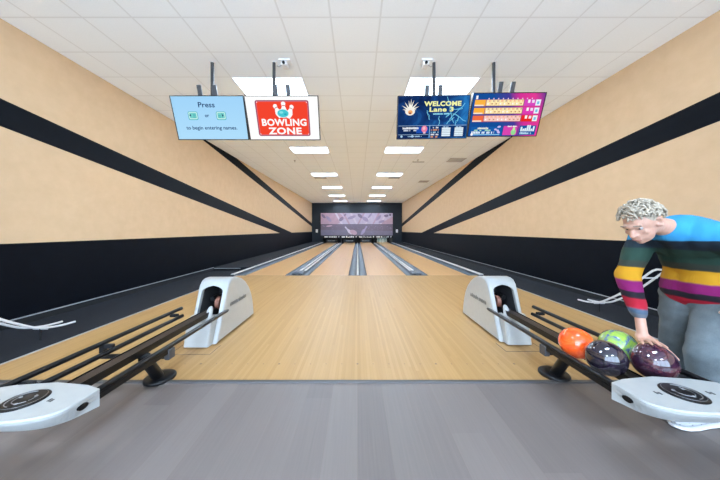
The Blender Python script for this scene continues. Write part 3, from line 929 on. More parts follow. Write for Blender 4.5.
    s2 = 1 if S > 0 else -1
    arc(0.059, 95, 265, 0.002) if S < 0 else arc(0.059, -85, 85, 0.002)
    arc(0.038, 150, 330, 0.0018); arc(0.038, -20, 60, 0.0012)
    arc(0.074, 0, 359, 0.0008, n=36)
    for a in (40, 160, 280):
        q = D + Vector((0.037 * math.cos(math.radians(a)), 0.037 * math.sin(math.radians(a)), -0.001))
        mb.sphere(q, (0.009, 0.007, 0.003), seg=10, rings=6)
    tag(mb.build('vent_trim', M['grey_steel'], disc), label='silver swirled vent trim')
    mb = MB()
    for u, v in ((-0.140, 1.29), (0.125, 1.29)):
        p = Vector(P(u, v, zt))
        mb.box(p.x - 0.012, p.x - 0.004, p.y - 0.008, p.y + 0.012, p.z, p.z + 0.002); mb.box(p.x + 0.002, p.x + 0.012, p.y - 0.012, p.y + 0.006, p.z, p.z + 0.002)
    child(cap, 'symbol', mb, M['letter'], label='tiny dark printed symbols')
    mb = MB()
    q = Vector(P(-0.285, 1.30, 0.378))
    n = 16
    for s3 in (0,):
        ring0 = [(q.x + S * 0.006, q.y + 0.024 * math.cos(2 * PI * i / n), q.z + 0.014 * math.sin(2 * PI * i / n)) for i in range(n)]
        ring1 = [(q.x - S * 0.003, p2[1], p2[2]) for p2 in ring0]
        mb.loft([ring0, ring1])
    child(cap, 'button', mb, M['black_paint'], label='small oval black button')
    return t
rack('right', 1.66, 0.0, 'black railed ball rack on the right, carrying four bowling balls')
rack('left', -1.625, -0.055, 'black railed ball rack on the left, standing empty')

def hood(side, cx, dy, label):
    t = thing('ball_return_hood', label, 'ball return', (cx, 3.2 + dy, 0.0), group='ball return hoods on the approach')
    S = 1 if side == 'right' else -1
    def P(u, y, z): return Vector((cx + S * u, y + dy, z))
    hw0, hw1 = 0.160, 0.170
    # side profile of the shell (y, z), front bottom round to back bottom
    prof = [(2.80, 0.012), (2.85, 0.14), (2.90, 0.27), (2.955, 0.41), (3.005, 0.54), (3.035, 0.605), (3.075, 0.645), (3.13, 0.662), (3.20, 0.664), (3.29, 0.648),
            (3.40, 0.612), (3.51, 0.548), (3.61, 0.462), (3.69, 0.355), (3.745, 0.235), (3.775, 0.12), (3.79, 0.012)]
    n = len(prof)
    wall = 0.028
    # opening in the front face spans from z 0.30 to 0.60
    def half(z):
        return hw0 + (hw1 - hw0) * z / 0.66
    mb = MB()
    rb = 0.03   # edge rounding
    C = Vector((0, 3.25, 0.28))
    def pin_(y, z, d):
        v = Vector((0, y, z)) - C
        l = v.length
        q = C + v * ((l - d) / l)
        return (q.y, max(q.z, 0.012))
    secs = []
    for u_frac, d in ((-1.0, 0.030), (-0.985, 0.014), (-0.94, 0.004), (-0.86, 0.0), (0.86, 0.0), (0.94, 0.004), (0.985, 0.014), (1.0, 0.030)):
        ring = []
        for y, z in prof:
            y2, z2 = pin_(y, z, d)
            ring.append(P(u_frac * half(z2), y2, z2))
        secs.append(ring)
    # skin between sections; leave the opening out of the middle front strip
    ns = len(secs)
    vs = [p for r in secs for p in r]
    fs = []
    for i in range(ns - 1):
        for k in range(n - 1):
            if i == 3 and k <= 4: continue        # front opening handled below
            fs.append((i * n + k, i * n + k + 1, (i + 1) * n + k + 1, (i + 1) * n + k))
    mb.add(vs, fs, 0, True)
    mb.add(secs[0], [list(range(n))], 0)
    mb.add(secs[-1], [list(range(n))], 0)
    shell = child(t, 'shell', mb, M['white_plastic'], label='white hood shell')
    # front frame with an arched opening
    def front(u, z, push=0.0):
        # point on the slanted front plane
        for (ya, za), (yb_, zb_) in zip(prof[:6], prof[1:6]):
            if za <= z <= zb_ + 1e-6:
                y = ya + (yb_ - ya) * (z - za) / (zb_ - za); break
        else:
            y = prof[0][0]
        return P(u, y + push, z)
    def strip(a, b, mat):
        m2 = len(a)
        mbF.add(a + b, [(i, i + 1, m2 + i + 1, m2 + i) for i in range(m2 - 1)], mat, False)
    mbF = MB()
    zz = [0.012, 0.14, 0.27, 0.35, 0.41, 0.47, 0.52, 0.54, 0.56, 0.575, 0.585, 0.592, 0.605]
    def ohalf(z):
        return 0.120 - 0.02 * max(0, (0.3 - z)) if z < 0.52 else 0.120 * max(0.0, 1 - ((z - 0.52) / 0.072) ** 3.0)
    for s in (-1, 1):
        a = [front(s * 0.86 * half(z), z) for z in zz]
        b = [front(s * ohalf(z), z) for z in zz]
        strip(a, b, 0)
        c = [front(s * ohalf(z), z, 0.045) for z in zz]
        strip(b, c, 0)
    child(shell, 'front_frame', mbF, M['white_plastic'])
    # lower front block below the opening, standing a little forward
    u0, u1 = -0.112, 0.150
    pf = [(2.725, 0.012), (2.745, 0.12), (2.775, 0.235), (2.80, 0.285), (2.83, 0.305), (2.90, 0.30), (2.90, 0.012)]
    m2 = MB()
    rings = []
    for u, d in ((u0, 0.012), (u0 + 0.012, 0.0), (u1 - 0.012, 0.0), (u1, 0.012)):
        rings.append([P(u, y + (d if i < 5 else 0), max(0.012, z - (d if 2 < i < 5 else 0))) for i, (y, z) in enumerate(pf)])
    m2.loft(rings, smooth=False)
    blk = child(t, 'front_block', m2, M['white_plastic'], label='white lower front block')
    # white finger that rises beside the ball exit
    fm = MB()
    fr = []
    for z, y, wd, dp in ((0.24, 2.80, 0.036, 0.035), (0.31, 2.825, 0.036, 0.035), (0.36, 2.85, 0.030, 0.03), (0.392, 2.865, 0.018, 0.02), (0.40, 2.87, 0.006, 0.008)):
        fr.append([P(-0.062 + wd * math.cos(2 * PI * i / 14), y + dp * math.sin(2 * PI * i / 14), z) for i in range(14)])
    fm.loft(fr)
    child(blk, 'exit_guide', fm, M['white_plastic'])
    # black sheets inside the opening, standing in for the shade there
    m3 = MB()
    a, b = sorted((P(-0.130, 0, 0).x, P(0.130, 0, 0).x))
    m3.box(a, b, 3.38 + dy, 3.40 + dy, 0.02, 0.605)
    side = [(2.86 + dy, 0.02), (2.925 + dy, 0.20), (3.00 + dy, 0.40), (3.07 + dy, 0.57), (3.10 + dy, 0.605), (3.40 + dy, 0.605), (3.40 + dy, 0.02)]
    m3.prism(side, a, a + 0.004, 'x'); m3.prism(side, b - 0.004, b, 'x')
    m3.box(a, b, 3.10 + dy, 3.40 + dy, 0.600, 0.608)
    child(t, 'inner_shade', m3, M['pit_black'], label='black sheets standing in for the shade inside')
    # black sheet standing in for shade in the slit left of the block
    m4 = MB()
    m4.add([front(u, z, 0.03) for u, z in ((-0.14, 0.02), (-0.10, 0.02), (-0.10, 0.3), (-0.14, 0.3))], [(0, 1, 2, 3)])
    child(t, 'slit_shade', m4, M['pit_black'])
    # accelerator wheel and motor inside the opening
    m5 = MB()
    ax = P(-0.075, 3.02, 0.395)
    m5.tube([ax + Vector((-0.022, 0, 0)), ax + Vector((0.022, 0, 0))], 0.07, seg=24)
    wh = child(t, 'accelerator_wheel', m5, M['brown'], label='red brown accelerator wheel')
    m6 = MB().tube([ax + Vector((-0.028, 0, 0)), ax + Vector((0.028, 0, 0))], 0.022, seg=14)
    child(wh, 'hub', m6, M['grey_steel'])
    m7 = MB()
    a, b = sorted((P(0.0, 0, 0).x, P(0.07, 0, 0).x))
    m7.bbox(a, b, 3.12 + dy, 3.26 + dy, 0.38, 0.45, 0.01)
    m7.tube([P(0.035, 3.06, 0.43), P(0.035, 3.2, 0.43)], 0.028, seg=14)
    child(t, 'motor', m7, M['black_paint'])
    # illegible dark lettering on the side facing the lane middle
    m8 = MB()
    r = random.Random(4)
    y = 3.08
    while y < 3.50:
        hh = r.choice((0.042, 0.042, 0.054)); w = 0.020
        z0 = 0.335
        x = -half(0.36) - 0.0015
        for q in range(2):
            p = [P(x, y + q * 0.011, z0), P(x, y + 0.007 + q * 0.011, z0), P(x, y + 0.007 + q * 0.011, z0 + hh), P(x, y + q * 0.011, z0 + hh)]
            m8.add(p, [(0, 1, 2, 3)])
        zq = z0 + r.choice((0.0, 0.016, 0.034))
        m8.add([P(x, y, zq), P(x, y + 0.018, zq), P(x, y + 0.018, zq + 0.007), P(x, y, zq + 0.007)], [(0, 1, 2, 3)])
        y += 0.028 if abs(y - 3.25) > 0.012 else 0.045
    child(shell, 'lettering', m8, M['letter'], label='small dark lettering')
    # inspection hatch line in the floor
    m9 = MB()
    def flat(y0, y1, ua, ub):
        a, b = sorted((P(ua, 0, 0).x, P(ub, 0, 0).x))
        m9.box(a, b, y0 + dy, y1 + dy, 0.0, 0.0015)
    flat(2.60, 2.606, -0.20, 0.20); flat(2.60, 2.80, -0.206, -0.20); flat(2.60, 2.80, 0.20, 0.206)
    child(t, 'hatch_edge', m9, M['strip'], label='thin dark hatch outline on the floor')
    return t
hood('right', 1.72, 0.0, 'white ball return hood at the far end of the right ball rack')
hood('left', -1.675, -0.06, 'white ball return hood at the far end of the left ball rack')

# ------------------------------------------------------------------ bowling balls
def ball_material(name, stops, scale, dist, seed, rough=0.08):
    k = NT(name)
    v = k.n('ShaderNodeVectorMath', operation='ADD')
    k.l(k.coord(), v.inputs[0]); v.inputs[1].default_value = (seed, seed * 0.7, seed * 1.3)
    f = k.noise(scale, v.outputs[0], detail=4, rough=0.6, dist=dist)
    return k.set(k.ramp(f, stops), rough, spec=0.5, coat=0.6)
def ball(label, loc, mat, rot):
    r = 0.1045
    o = MB().sphere((0, 0, 0), r, seg=48, rings=32).build('bowling_ball', [mat])
    o.location = loc
    return tag(o, label, 'bowling ball', 'bowling balls on the right rack')
ball('bright orange glossy bowling ball at the far end of the row on the right rack', (1.570, 1.830, 0.430),
     ball_material('orange_ball', [(0.3, (0.72, 0.060, 0.008, 1)), (0.55, (0.85, 0.10, 0.012, 1)), (0.72, (0.88, 0.19, 0.05, 1))], 9, 2.5, 1.0), 0)
ball('near black swirled bowling ball in front of the orange one', (1.574, 1.618, 0.430),
     ball_material('black_swirl_ball', [(0.3, (0.006, 0.006, 0.010, 1)), (0.52, (0.009, 0.007, 0.012, 1)), (0.66, (0.022, 0.014, 0.028, 1)), (0.8, (0.06, 0.055, 0.07, 1))], 11, 3.0, 4.0), 0)
ball('lime green and blue swirled bowling ball behind the black one', (1.797, 1.760, 0.441),
     ball_material('green_swirl_ball', [(0.34, (0.02, 0.04, 0.10, 1)), (0.44, (0.08, 0.12, 0.24, 1)), (0.52, (0.20, 0.36, 0.08, 1)), (0.7, (0.34, 0.52, 0.04, 1))], 7, 3.2, 9.0), 0)
ball('dark purple bowling ball under the bending person\'s hand', (1.797, 1.548, 0.441),
     ball_material('purple_swirl_ball', [(0.3, (0.010, 0.004, 0.012, 1)), (0.5, (0.028, 0.009, 0.020, 1)), (0.66, (0.060, 0.016, 0.020, 1)), (0.8, (0.05, 0.04, 0.10, 1))], 8, 2.5, 15.0), 0)

# ------------------------------------------------------------------ white ball ramps by the walls
def ramp(xa, xb, dy, label):
    t = thing('ball_ramp', label, 'ball ramp', ((xa + xb) / 2, 2.9 + dy, 0.0), group='white tube ball ramps by the walls')
    path = [(4.16, 0.105), (3.98, 0.118), (3.80, 0.165), (3.65, 0.255), (3.475, 0.385), (3.273, 0.58), (3.14, 0.715), (3.08, 0.757), (3.0, 0.768), (2.45, 0.768)]
    # smooth the polyline
    def cat(p0, p1, p2, p3, q):
        return tuple(0.5 * (2 * b + (c - a) * q + (2 * a - 5 * b + 4 * c - d) * q * q + (-a + 3 * b - 3 * c + d) * q ** 3) for a, b, c, d in zip(p0, p1, p2, p3))
    pts = []
    for i in range(len(path) - 1):
        p0 = path[max(i - 1, 0)]; p3 = path[min(i + 2, len(path) - 1)]
        for q in range(5):
            pts.append(cat(p0, path[i], path[i + 1], p3, q / 5))
    pts.append(path[-1])
    for x in (xa, xb):
        child(t, 'slide_rail', MB().tube([(x, y + dy, z) for y, z in pts], 0.012, seg=10), M['white_tube'])
        child(t, 'leg', MB().tube([(x, 3.0 + dy, 0.757), (x, 2.945 + dy, 0.745), (x, 2.925 + dy, 0.70), (x, 2.92 + dy, 0.0)], 0.016, seg=12), M['white_tube'])
        child(t, 'leg', MB().tube([(x, 2.47 + dy, 0.76), (x, 2.46 + dy, 0.0)], 0.016, seg=12), M['white_tube'])
    def rung(y, z, drop):
        pp = [(xa, y + dy, z), (xa, y + dy, z - drop), (xb, y + dy, z - drop), (xb, y + dy, z)]
        child(t, 'rung', MB().tube(pp, 0.008, seg=8), M['white_tube'])
    rung(3.88, 0.138, 0.014); rung(3.50, 0.365, 0.014); rung(3.20, 0.65, 0.012); rung(2.98, 0.768, 0.012); rung(2.46, 0.768, 0.012)
    xm = (xa + xb) / 2
    child(t, 'floor_foot', MB().tube([(xm, 3.88 + dy, 0.124), (xm, 3.88 + dy, 0.0)], 0.010, seg=8), M['black_matte'], label='thin dark foot')
ramp(3.60, 3.76, 0.0, 'white tube ball ramp by the right wall, behind the bending person')
ramp(-3.50, -3.66, -1.0, 'white tube ball ramp by the left wall, only its low end in view')

# ------------------------------------------------------------------ the person
def capsule(mb, a, b, ra, rb, seg=16, rings=10):
    a, b = Vector(a), Vector(b)
    n = max(2, int((b - a).length / (min(ra, rb) * 0.35)))
    for i in range(n + 1):
        q = i / n
        mb.sphere(a.lerp(b, q), ra + (rb - ra) * q, seg=seg, rings=rings)
def chain(mb, nodes):
    for (p, r), (p2, r2) in zip(nodes[:-1], nodes[1:]):
        capsule(mb, p, p2, r, r2)
def organic(mb, name, mats, parent, voxel, smooth=6, factor=0.5):
    o = mb.build(name, mats, None, fix=False)
    md = o.modifiers.new('r', 'REMESH'); md.mode = 'VOXEL'; md.voxel_size = voxel; md.use_smooth_shade = True
    if smooth:
        ms = o.modifiers.new('s', 'SMOOTH'); ms.factor = factor; ms.iterations = smooth
    dg = bpy.context.evaluated_depsgraph_get(); dg.update()
    me = bpy.data.meshes.new_from_object(o.evaluated_get(dg))
    old = o.data
    o.modifiers.clear(); o.data = me
    bpy.data.meshes.remove(old)
    me.name = name
    me.materials.clear()
    for m in mats: me.materials.append(m)
    for p in me.polygons: p.use_smooth = True; p.material_index = 0
    if parent is not None:
        inv = XF[parent.name].inverted()
        me.transform(inv)
        o.parent = parent
        XF[o.name] = XF[parent.name].copy()
    return o
V = Vector
skin = NT('skin'); fz = skin.noise(25.0)
skin.set(skin.ramp(fz, [(0.3, (0.38, 0.21, 0.15, 1)), (0.7, (0.43, 0.245, 0.178, 1))]), 0.5)
skin.bs.inputs['Subsurface Weight'].default_value = 0.08
skin = skin.m
per = thing('person', 'person with curly grey blond hair and striped sweater bending over the right rack', 'person', (2.22, 1.70, 0.0))
F = V((-0.95, -0.31, 0)).normalized(); Lf = V((0.31, -0.95, 0)).normalized(); U = V((0, 0, 1))
pelvis = V((2.34, 1.71, 0.88)); waist = V((2.31, 1.70, 1.00)); chest = V((2.20, 1.67, 1.165)); upper = V((2.06, 1.635, 1.215)); neck0 = V((1.98, 1.615, 1.245)); neck1 = V((1.87, 1.60, 1.275))
head = V((1.765, 1.590, 1.285))
shL = upper + Lf * 0.165 + V((0, 0, -0.03)); shR = upper - Lf * 0.165 + V((0, 0, -0.03))
elL = V((2.37, 1.425, 1.06)); wrL = V((2.27, 1.475, 0.82))
elR = V((1.90, 1.80, 0.93)); wrR = V((1.852, 1.675, 0.685))
hipL = pelvis + Lf * 0.09 + V((0, 0, -0.04)); hipR = pelvis - Lf * 0.09 + V((0, 0, -0.04))
knL = V((2.19, 1.60, 0.465)); anL = V((2.245, 1.63, 0.095))
knR = V((2.31, 1.84, 0.465)); anR = V((2.42, 1.90, 0.095))
# body with head and hands: one continuous surface
b = MB()
chain(b, [(pelvis, 0.115), (waist, 0.105), (chest, 0.12), (upper, 0.10), (neck0, 0.062), (neck1, 0.052), (head + V((0.035, 0.004, -0.02)), 0.06)])
chain(b, [(shR, 0.055), (shL, 0.055)])
chain(b, [(hipR, 0.085), (hipL, 0.085)])
for sh, el, wr in ((shL, elL, wrL), (shR, elR, wrR)):
    chain(b, [(sh, 0.052), (sh.lerp(el, 0.5), 0.045), (el, 0.038), (el.lerp(wr, 0.35), 0.038), (wr, 0.026)])
for hp, kn, an in ((hipL, knL, anL), (hipR, knR, anR)):
    chain(b, [(hp, 0.09), (hp.lerp(kn, 0.5), 0.072), (kn, 0.055), (kn.lerp(an, 0.35), 0.055), (an, 0.036)])
    chain(b, [(an, 0.036), (an + V((-0.05, -0.005, -0.045)), 0.034), (an + V((-0.14, -0.01, -0.055)), 0.03)])
# head frame: face direction looks left and down
fd = V((-0.80, -0.20, -0.56)).normalized()
hu = V((-0.52, -0.10, 0.85)); hu = (hu - fd * hu.dot(fd)).normalized()
hl = hu.cross(fd).normalized()      # person's left, towards the camera
R3 = Matrix((hl, -fd, hu)).transposed()    # columns: left, back, up
def H(l, f, u): return head + hl * l + fd * f + hu * u
b.sphere(head + hu * 0.018 - fd * 0.012, (0.073, 0.092, 0.088), seg=24, rings=16, rot=R3)
b.sphere(H(0, 0.025, -0.045), (0.058, 0.066, 0.072), seg=20, rings=14, rot=R3)
b.sphere(H(0, 0.060, -0.092), (0.024, 0.022, 0.020), seg=14, rings=10, rot=R3)     # chin
chain(b, [(H(0, 0.088, 0.005), 0.010), (H(0, 0.106, -0.030), 0.014)])               # nose
b.sphere(H(0.012, 0.094, -0.034), 0.010, seg=10, rings=8); b.sphere(H(-0.012, 0.094, -0.034), 0.010, seg=10, rings=8)
chain(b, [(H(0.035, 0.080, 0.024), 0.012), (H(0, 0.088, 0.024), 0.012), (H(-0.035, 0.080, 0.024), 0.012)])   # brow
chain(b, [(H(0.020, 0.083, -0.062), 0.0075), (H(0, 0.090, -0.061), 0.0085), (H(-0.020, 0.083, -0.062), 0.0075)])  # upper lip
chain(b, [(H(0.017, 0.081, -0.074), 0.0075), (H(0, 0.087, -0.074), 0.009), (H(-0.017, 0.081, -0.074), 0.0075)])
for s in (1, -1):   # ears
    chain(b, [(H(s * 0.074, -0.012, 0.020), 0.010), (H(s * 0.082, -0.026, 0.016), 0.009), (H(s * 0.084, -0.028, -0.008), 0.009), (H(s * 0.078, -0.016, -0.032), 0.010), (H(s * 0.073, -0.005, -0.02), 0.009)])
    b.sphere(H(s * 0.040, 0.060, -0.026), (0.017, 0.017, 0.017), seg=12, rings=8)   # cheek
# right hand closing over the far top of the purple ball
BC = V((1.797, 1.548, 0.441)); BR = 0.1045
def sph(pt, lift):
    d = (pt - BC).normalized()
    return BC + d * (BR + lift)
wdir = V((wrR.x - BC.x, wrR.y - BC.y, 0)).normalized()
fdir = -wdir; fside = U.cross(fdir).normalized()          # fside: towards the thumb
wrist_in = sph(BC + wdir * 0.115 + U * 0.125, 0.050)
chain(b, [(wrR, 0.026), (wrist_in, 0.028)])
for i, off in enumerate((0.036, 0.012, -0.012, -0.036)):
    ln = (0.92, 1.0, 0.95, 0.78)[i]
    k0 = sph(BC + wdir * 0.070 + fside * off + U * 0.105, 0.017)
    chain(b, [(wrist_in + fside * off * 0.5, 0.020), (k0, 0.0125)])
    pts = []
    for jn, stp in enumerate((0.042, 0.070, 0.094)):
        rot = Matrix.Rotation(stp * ln / 0.116, 3, U.cross(fdir))
        q = rot @ (k0 - BC) + fside * off * 0.22 * (jn + 1)
        pts.append(sph(BC + q, 0.0098 if jn else 0.013))
    chain(b, [(k0, 0.0115), (pts[0], 0.0098), (pts[1], 0.009), (pts[2], 0.0078)])
t0 = wrist_in + fside * 0.022
t1 = sph(BC + fside * 0.085 + wdir * 0.060 + U * 0.075, 0.014)
t2 = sph(BC + fside * 0.110 + wdir * 0.035 + U * 0.045, 0.0105)
t3 = sph(BC + fside * 0.112 + wdir * 0.012 + U * 0.028, 0.0095)
chain(b, [(t0, 0.018), (t1, 0.0135), (t2, 0.011), (t3, 0.009)])
# left hand resting on the thigh
pr = wrL + V((-0.035, 0.0, -0.055))
chain(b, [(wrL, 0.026), (pr, 0.026)])
for i, off in enumerate((-0.034, -0.011, 0.011, 0.034)):
    ln = (0.78, 0.95, 1.0, 0.92)[i]
    k0 = pr + V((-0.026, off * 0.6, -0.032 - off * 0.3)); k1 = k0 + V((-0.026, off * 0.15, -0.034 * ln)); k2 = k1 + V((-0.006, 0.004, -0.027 * ln)); k3 = k2 + V((0.004, 0.006, -0.02 * ln))
    chain(b, [(pr + V((0, off * 0.6, 0)), 0.018), (k0, 0.012), (k1, 0.010), (k2, 0.009), (k3, 0.008)])
chain(b, [(pr + V((-0.01, 0.02, 0.015)), 0.016), (pr + V((-0.045, 0.04, 0.0)), 0.0125), (pr + V((-0.068, 0.046, -0.018)), 0.010)])
body = organic(b, 'body', [skin], per, 0.0048, 4)
# eyes set into the body mesh
def join_into(o, mb, mats, parent):
    base = len(o.data.materials)
    for m in mats: o.data.materials.append(m)
    inv = XF[parent.name].inverted()
    bm = bmesh.new(); bm.from_mesh(o.data)
    vs = [bm.verts.new(inv @ p) for p in mb.v]
    for f, mi, sm in zip(mb.f, mb.mi, mb.sm):
        fc = bm.faces.new([vs[i] for i in f]); fc.material_index = base + mi; fc.smooth = sm
    bm.to_mesh(o.data); bm.free()
e = MB()
for s in (1, -1):
    c = H(s * 0.030, 0.0655, 0.004)
    e.sphere(c, 0.0115, 0, 14, 10)
    e.sphere(c + fd * 0.0075, 0.0062, 1, 10, 8)
    e.tube([H(s * 0.016, 0.091, 0.030), H(s * 0.033, 0.092, 0.034), H(s * 0.050, 0.082, 0.028)], 0.004, 2, 6)
e.tube([H(0.020, 0.088, -0.068), H(0, 0.0955, -0.068), H(-0.020, 0.088, -0.068)], 0.0035, 3, 6)
join_into(body, e, [plain('eye_white', (0.30, 0.29, 0.28, 1), 0.2), plain('iris', (0.03, 0.04, 0.05, 1), 0.2), plain('brow_hair', (0.16, 0.12, 0.09, 1), 0.8), plain('lip', (0.36, 0.14, 0.12, 1), 0.5)], per)
# hair: short loose curls
hk = NT('grey_blond_hair')
hf = hk.noise(1.0, None, detail=5)
hv = hk.n('ShaderNodeVectorMath', operation='MULTIPLY'); hk.l(hk.coord(), hv.inputs[0]); hv.inputs[1].default_value = (90, 90, 40)
hk.set(hk.ramp(hk.noise(1.0, hv.outputs[0], detail=4), [(0.25, (0.11, 0.09, 0.068, 1)), (0.5, (0.28, 0.235, 0.175, 1)), (0.75, (0.43, 0.375, 0.30, 1))]), 0.6)
hb = MB()
r = random.Random(21)
hb.sphere(head + hu * 0.038 - fd * 0.03, (0.083, 0.088, 0.080), seg=24, rings=16, rot=R3)
for i in range(330):
    a = r.uniform(0, 2 * PI); c = r.uniform(-0.35, 1.0)
    q = V((math.sqrt(max(0, 1 - c * c)) * math.cos(a), math.sqrt(max(0, 1 - c * c)) * math.sin(a), c))   # left, back, up
    if q.y < -0.35 and q.z < 0.36: continue          # leave the face free
    if abs(q.x) > 0.70 and q.z < 0.05 and q.y < 0.35: continue   # and the ears
    l = r.uniform(0.94, 1.10)
    p = head + hu * 0.034 - fd * 0.026 + hl * (q.x * 0.088 * l) - fd * (q.y * 0.096 * l) + hu * (q.z * 0.090 * l)
    tang = V((r.uniform(-1, 1), r.uniform(-1, 1), r.uniform(-1, 1))); nrm = (p - head).normalized()
    tang = (tang - nrm * tang.dot(nrm)).normalized(); bi = nrm.cross(tang)
    rad = r.uniform(0.010, 0.018)
    arcp = []
    for k in range(7):
        th = k / 6 * PI * r.uniform(1.1, 1.5)
        arcp.append(p + tang * (rad * math.cos(th)) + nrm * (rad * 0.55 * math.sin(th)) + bi * (0.004 * k - 0.012))
    hb.tube(arcp, [0.0045, 0.0055, 0.006, 0.006, 0.0055, 0.0045, 0.003], 0, 6)
child(per, 'hair', hb, hk.m, label='short curly grey blond hair')
# sweater with horizontal colour bands
sk = NT('striped_sweater')
x, y, z = sk.xyz()
wv = sk.math('ADD', z, sk.math('MULTIPLY', sk.noise(5.0), 0.03))
zz = sk.math('ADD', wv, -0.015)
st = [(0.0, (120, 128, 140)), (0.700, (92, 112, 136)), (0.730, (196, 34, 58)), (0.792, (40, 34, 44)), (0.832, (150, 30, 110)), (0.900, (232, 168, 34)), (0.985, (60, 66, 56)), (1.03, (44, 74, 62)), (1.12, (34, 48, 60)), (1.178, (64, 168, 224))]
nd = sk.n('ShaderNodeValToRGB'); nd.color_ramp.interpolation = 'LINEAR'
zr = sk.math('DIVIDE', zz, 1.5)
els = nd.color_ramp.elements
seq = []
for i, (p, c) in enumerate(st):
    seq.append((p / 1.5, c))
    if i + 1 < len(st): seq.append((st[i + 1][0] / 1.5 - 0.004, c))
while len(els) < len(seq): els.new(0.5)
for el, (p, c) in zip(els, seq):
    el.position = max(0, min(1, p)); cc = rgb(*c); el.color = tuple(v * 0.48 for v in cc[:3]) + (1,)
sk.l(zr, nd.inputs[0])
knit = sk.n('ShaderNodeTexWave'); knit.inputs['Scale'].default_value = 90.0; knit.inputs['Distortion'].default_value = 1.0
sk.l(sk.coord(), knit.inputs['Vector'])
sk.bump(knit.outputs['Fac'], 0.25, 0.003)
sk.set(nd.outputs[0], 0.85, spec=0.2)
w = MB()
chain(w, [(pelvis + V((-0.02, -0.01, -0.01)), 0.166), (waist, 0.155), (chest, 0.160), (upper + V((0.01, 0, 0.005)), 0.122), (neck0 + V((0.005, 0, -0.012)), 0.085)])
for s in (1, -1):
    chain(w, [(pelvis + Lf * (0.045 * s) + V((-0.02, 0, -0.03)), 0.152), (waist + Lf * (0.04 * s), 0.140), (chest + Lf * (0.05 * s), 0.140), (upper + Lf * (0.09 * s) + V((0, 0, -0.01)), 0.098)])
for sh, el, wr in ((shL, elL, wrL), (shR, elR, wrR)):
    chain(w, [(sh, 0.080), (sh.lerp(el, 0.5), 0.072), (el, 0.064), (el.lerp(wr, 0.5), 0.056), (el.lerp(wr, 0.93), 0.044), (el.lerp(wr, 0.99), 0.036)])
sweater = organic(w, 'sweater', [sk.m], per, 0.009, 8)
# ribbed loosening of the cloth
for v in sweater.data.vertices:
    p = v.co
    n_ = noise.noise(p * 7.0) * 0.010 + noise.noise(p * 16.0) * 0.004
    v.co = p + v.normal * n_
sweater['label'] = 'striped sweater, blue shoulders, green, yellow, magenta and red bands'
# jeans
jk = NT('grey_blue_denim')
jk.set(jk.ramp(jk.math('ADD', jk.math('MULTIPLY', jk.noise(9.0, detail=5), 0.6), jk.math('MULTIPLY', jk.noise(220.0), 0.4)), [(0.3, (0.065, 0.080, 0.088, 1)), (0.7, (0.125, 0.145, 0.154, 1))]), 0.85, spec=0.2)
j = MB()
chain(j, [(pelvis + V((-0.01, 0, -0.03)), 0.138), (pelvis + V((-0.005, 0, -0.07)), 0.142)])
for s, hp, kn_, an in ((1, hipL, knL, anL), (-1, hipR, knR, anR)):
    chain(j, [(pelvis + Lf * (0.05 * s) + V((0, 0, -0.04)), 0.138), (hp + V((0, 0, -0.06)), 0.128), (hp.lerp(kn_, 0.5), 0.112), (kn_, 0.094), (kn_.lerp(an, 0.4), 0.090), (kn_.lerp(an, 0.9), 0.078), (an + V((0, 0, 0.0)), 0.066)])
jeans = organic(j, 'jeans', [jk.m], per, 0.009, 8)
for v in jeans.data.vertices:
    p = v.co
    q = V((p.x * 5, p.y * 5, p.z * 13))
    v.co = p + v.normal * (noise.noise(q) * 0.011 + noise.noise(p * 26) * 0.003)
jeans['label'] = 'loose grey blue jeans'
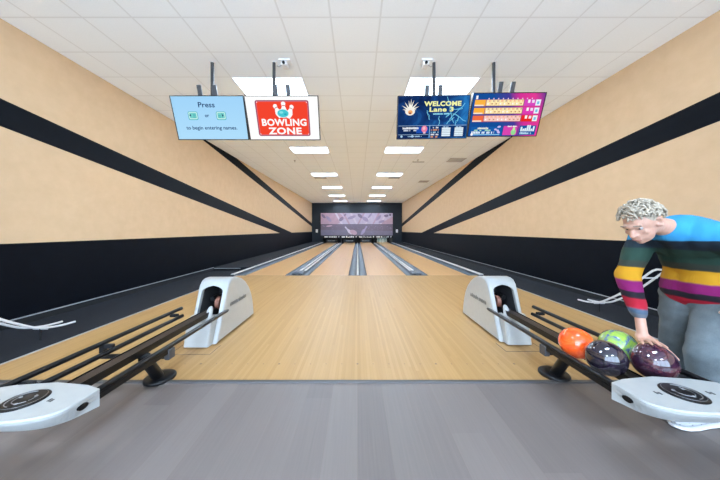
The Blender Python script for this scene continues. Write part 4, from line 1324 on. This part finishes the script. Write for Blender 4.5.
# knit sneakers
kk = NT('speckled_knit')
vo = kk.n('ShaderNodeTexVoronoi'); vo.inputs['Scale'].default_value = 62.0; kk.l(kk.coord(), vo.inputs['Vector'])
kk.set(kk.ramp(vo.outputs['Distance'], [(0.22, (0.03, 0.035, 0.04, 1)), (0.36, (0.36, 0.38, 0.39, 1))]), 0.8)
for an, yaw in ((anL, 0.10), (anR, -0.15)):
    base_ = V((an.x, an.y, 0))
    dirv = V((-math.cos(yaw), -math.sin(yaw), 0)); sid = V((-dirv.y, dirv.x, 0))
    def ringpts(d, w_, z0, z1, n=20, sq=2.6):
        out = []
        for i in range(n):
            a = 2 * PI * i / n
            ca, sa = math.cos(a), math.sin(a)
            e_ = 2 / sq
            out.append(base_ + dirv * d + sid * (w_ * math.copysign(abs(ca) ** e_, ca)) + U * ((z0 + z1) / 2 + (z1 - z0) / 2 * math.copysign(abs(sa) ** e_, sa)))
        return out
    up = MB()
    up.loft([ringpts(-0.072, 0.012, 0.03, 0.06), ringpts(-0.066, 0.030, 0.022, 0.105), ringpts(-0.045, 0.038, 0.02, 0.125), ringpts(0.0, 0.042, 0.02, 0.125), ringpts(0.045, 0.042, 0.02, 0.115),
             ringpts(0.09, 0.045, 0.02, 0.092), ringpts(0.15, 0.049, 0.02, 0.074), ringpts(0.20, 0.047, 0.02, 0.064), ringpts(0.24, 0.036, 0.022, 0.054), ringpts(0.262, 0.014, 0.026, 0.042)])
    shoe = child(per, 'sneaker', up, kk.m, label='white sneaker with dark speckles')
    so = MB()
    so.loft([ringpts(-0.080, 0.012, 0.004, 0.022), ringpts(-0.070, 0.034, 0.001, 0.022), ringpts(-0.03, 0.043, 0.0, 0.022), ringpts(0.06, 0.044, 0.0, 0.021), ringpts(0.15, 0.053, 0.0, 0.021),
             ringpts(0.21, 0.050, 0.001, 0.021), ringpts(0.25, 0.038, 0.004, 0.022), ringpts(0.274, 0.014, 0.010, 0.024)])
    tag(so.build('sole', M['white_tube'], shoe), label='white rubber sole')

# ------------------------------------------------------------------ world, camera, view
wd = bpy.data.worlds.new('world'); scene.world = wd; wd.use_nodes = True
wd.node_tree.nodes['Background'].inputs[0].default_value = (0.73, 0.95, 1.24, 1); wd.node_tree.nodes['Background'].inputs[1].default_value = 8.0  # bright cool background, fill light through the added rear opening
cam = bpy.data.cameras.new('camera'); co = bpy.data.objects.new('camera', cam); COL.objects.link(co)
co.location = (0, 0, 1.24); co.rotation_euler = (PI / 2, 0, 0)
cam.sensor_width = 36.0; cam.lens = 36.0 * 255.0 / 720.0
cam.shift_x = 2.5 / 720; cam.shift_y = -10.0 / 720
cam.clip_start = 0.02; cam.clip_end = 200
scene.camera = co
scene.cycles.max_bounces = 14
scene.cycles.sample_clamp_direct = 4.0
scene.cycles.diffuse_bounces = 10
scene.view_settings.view_transform = 'Standard'
scene.view_settings.look = 'None'
scene.view_settings.gamma = 1.0
scene.view_settings.use_curve_mapping = False
scene.view_settings.exposure = 0.33
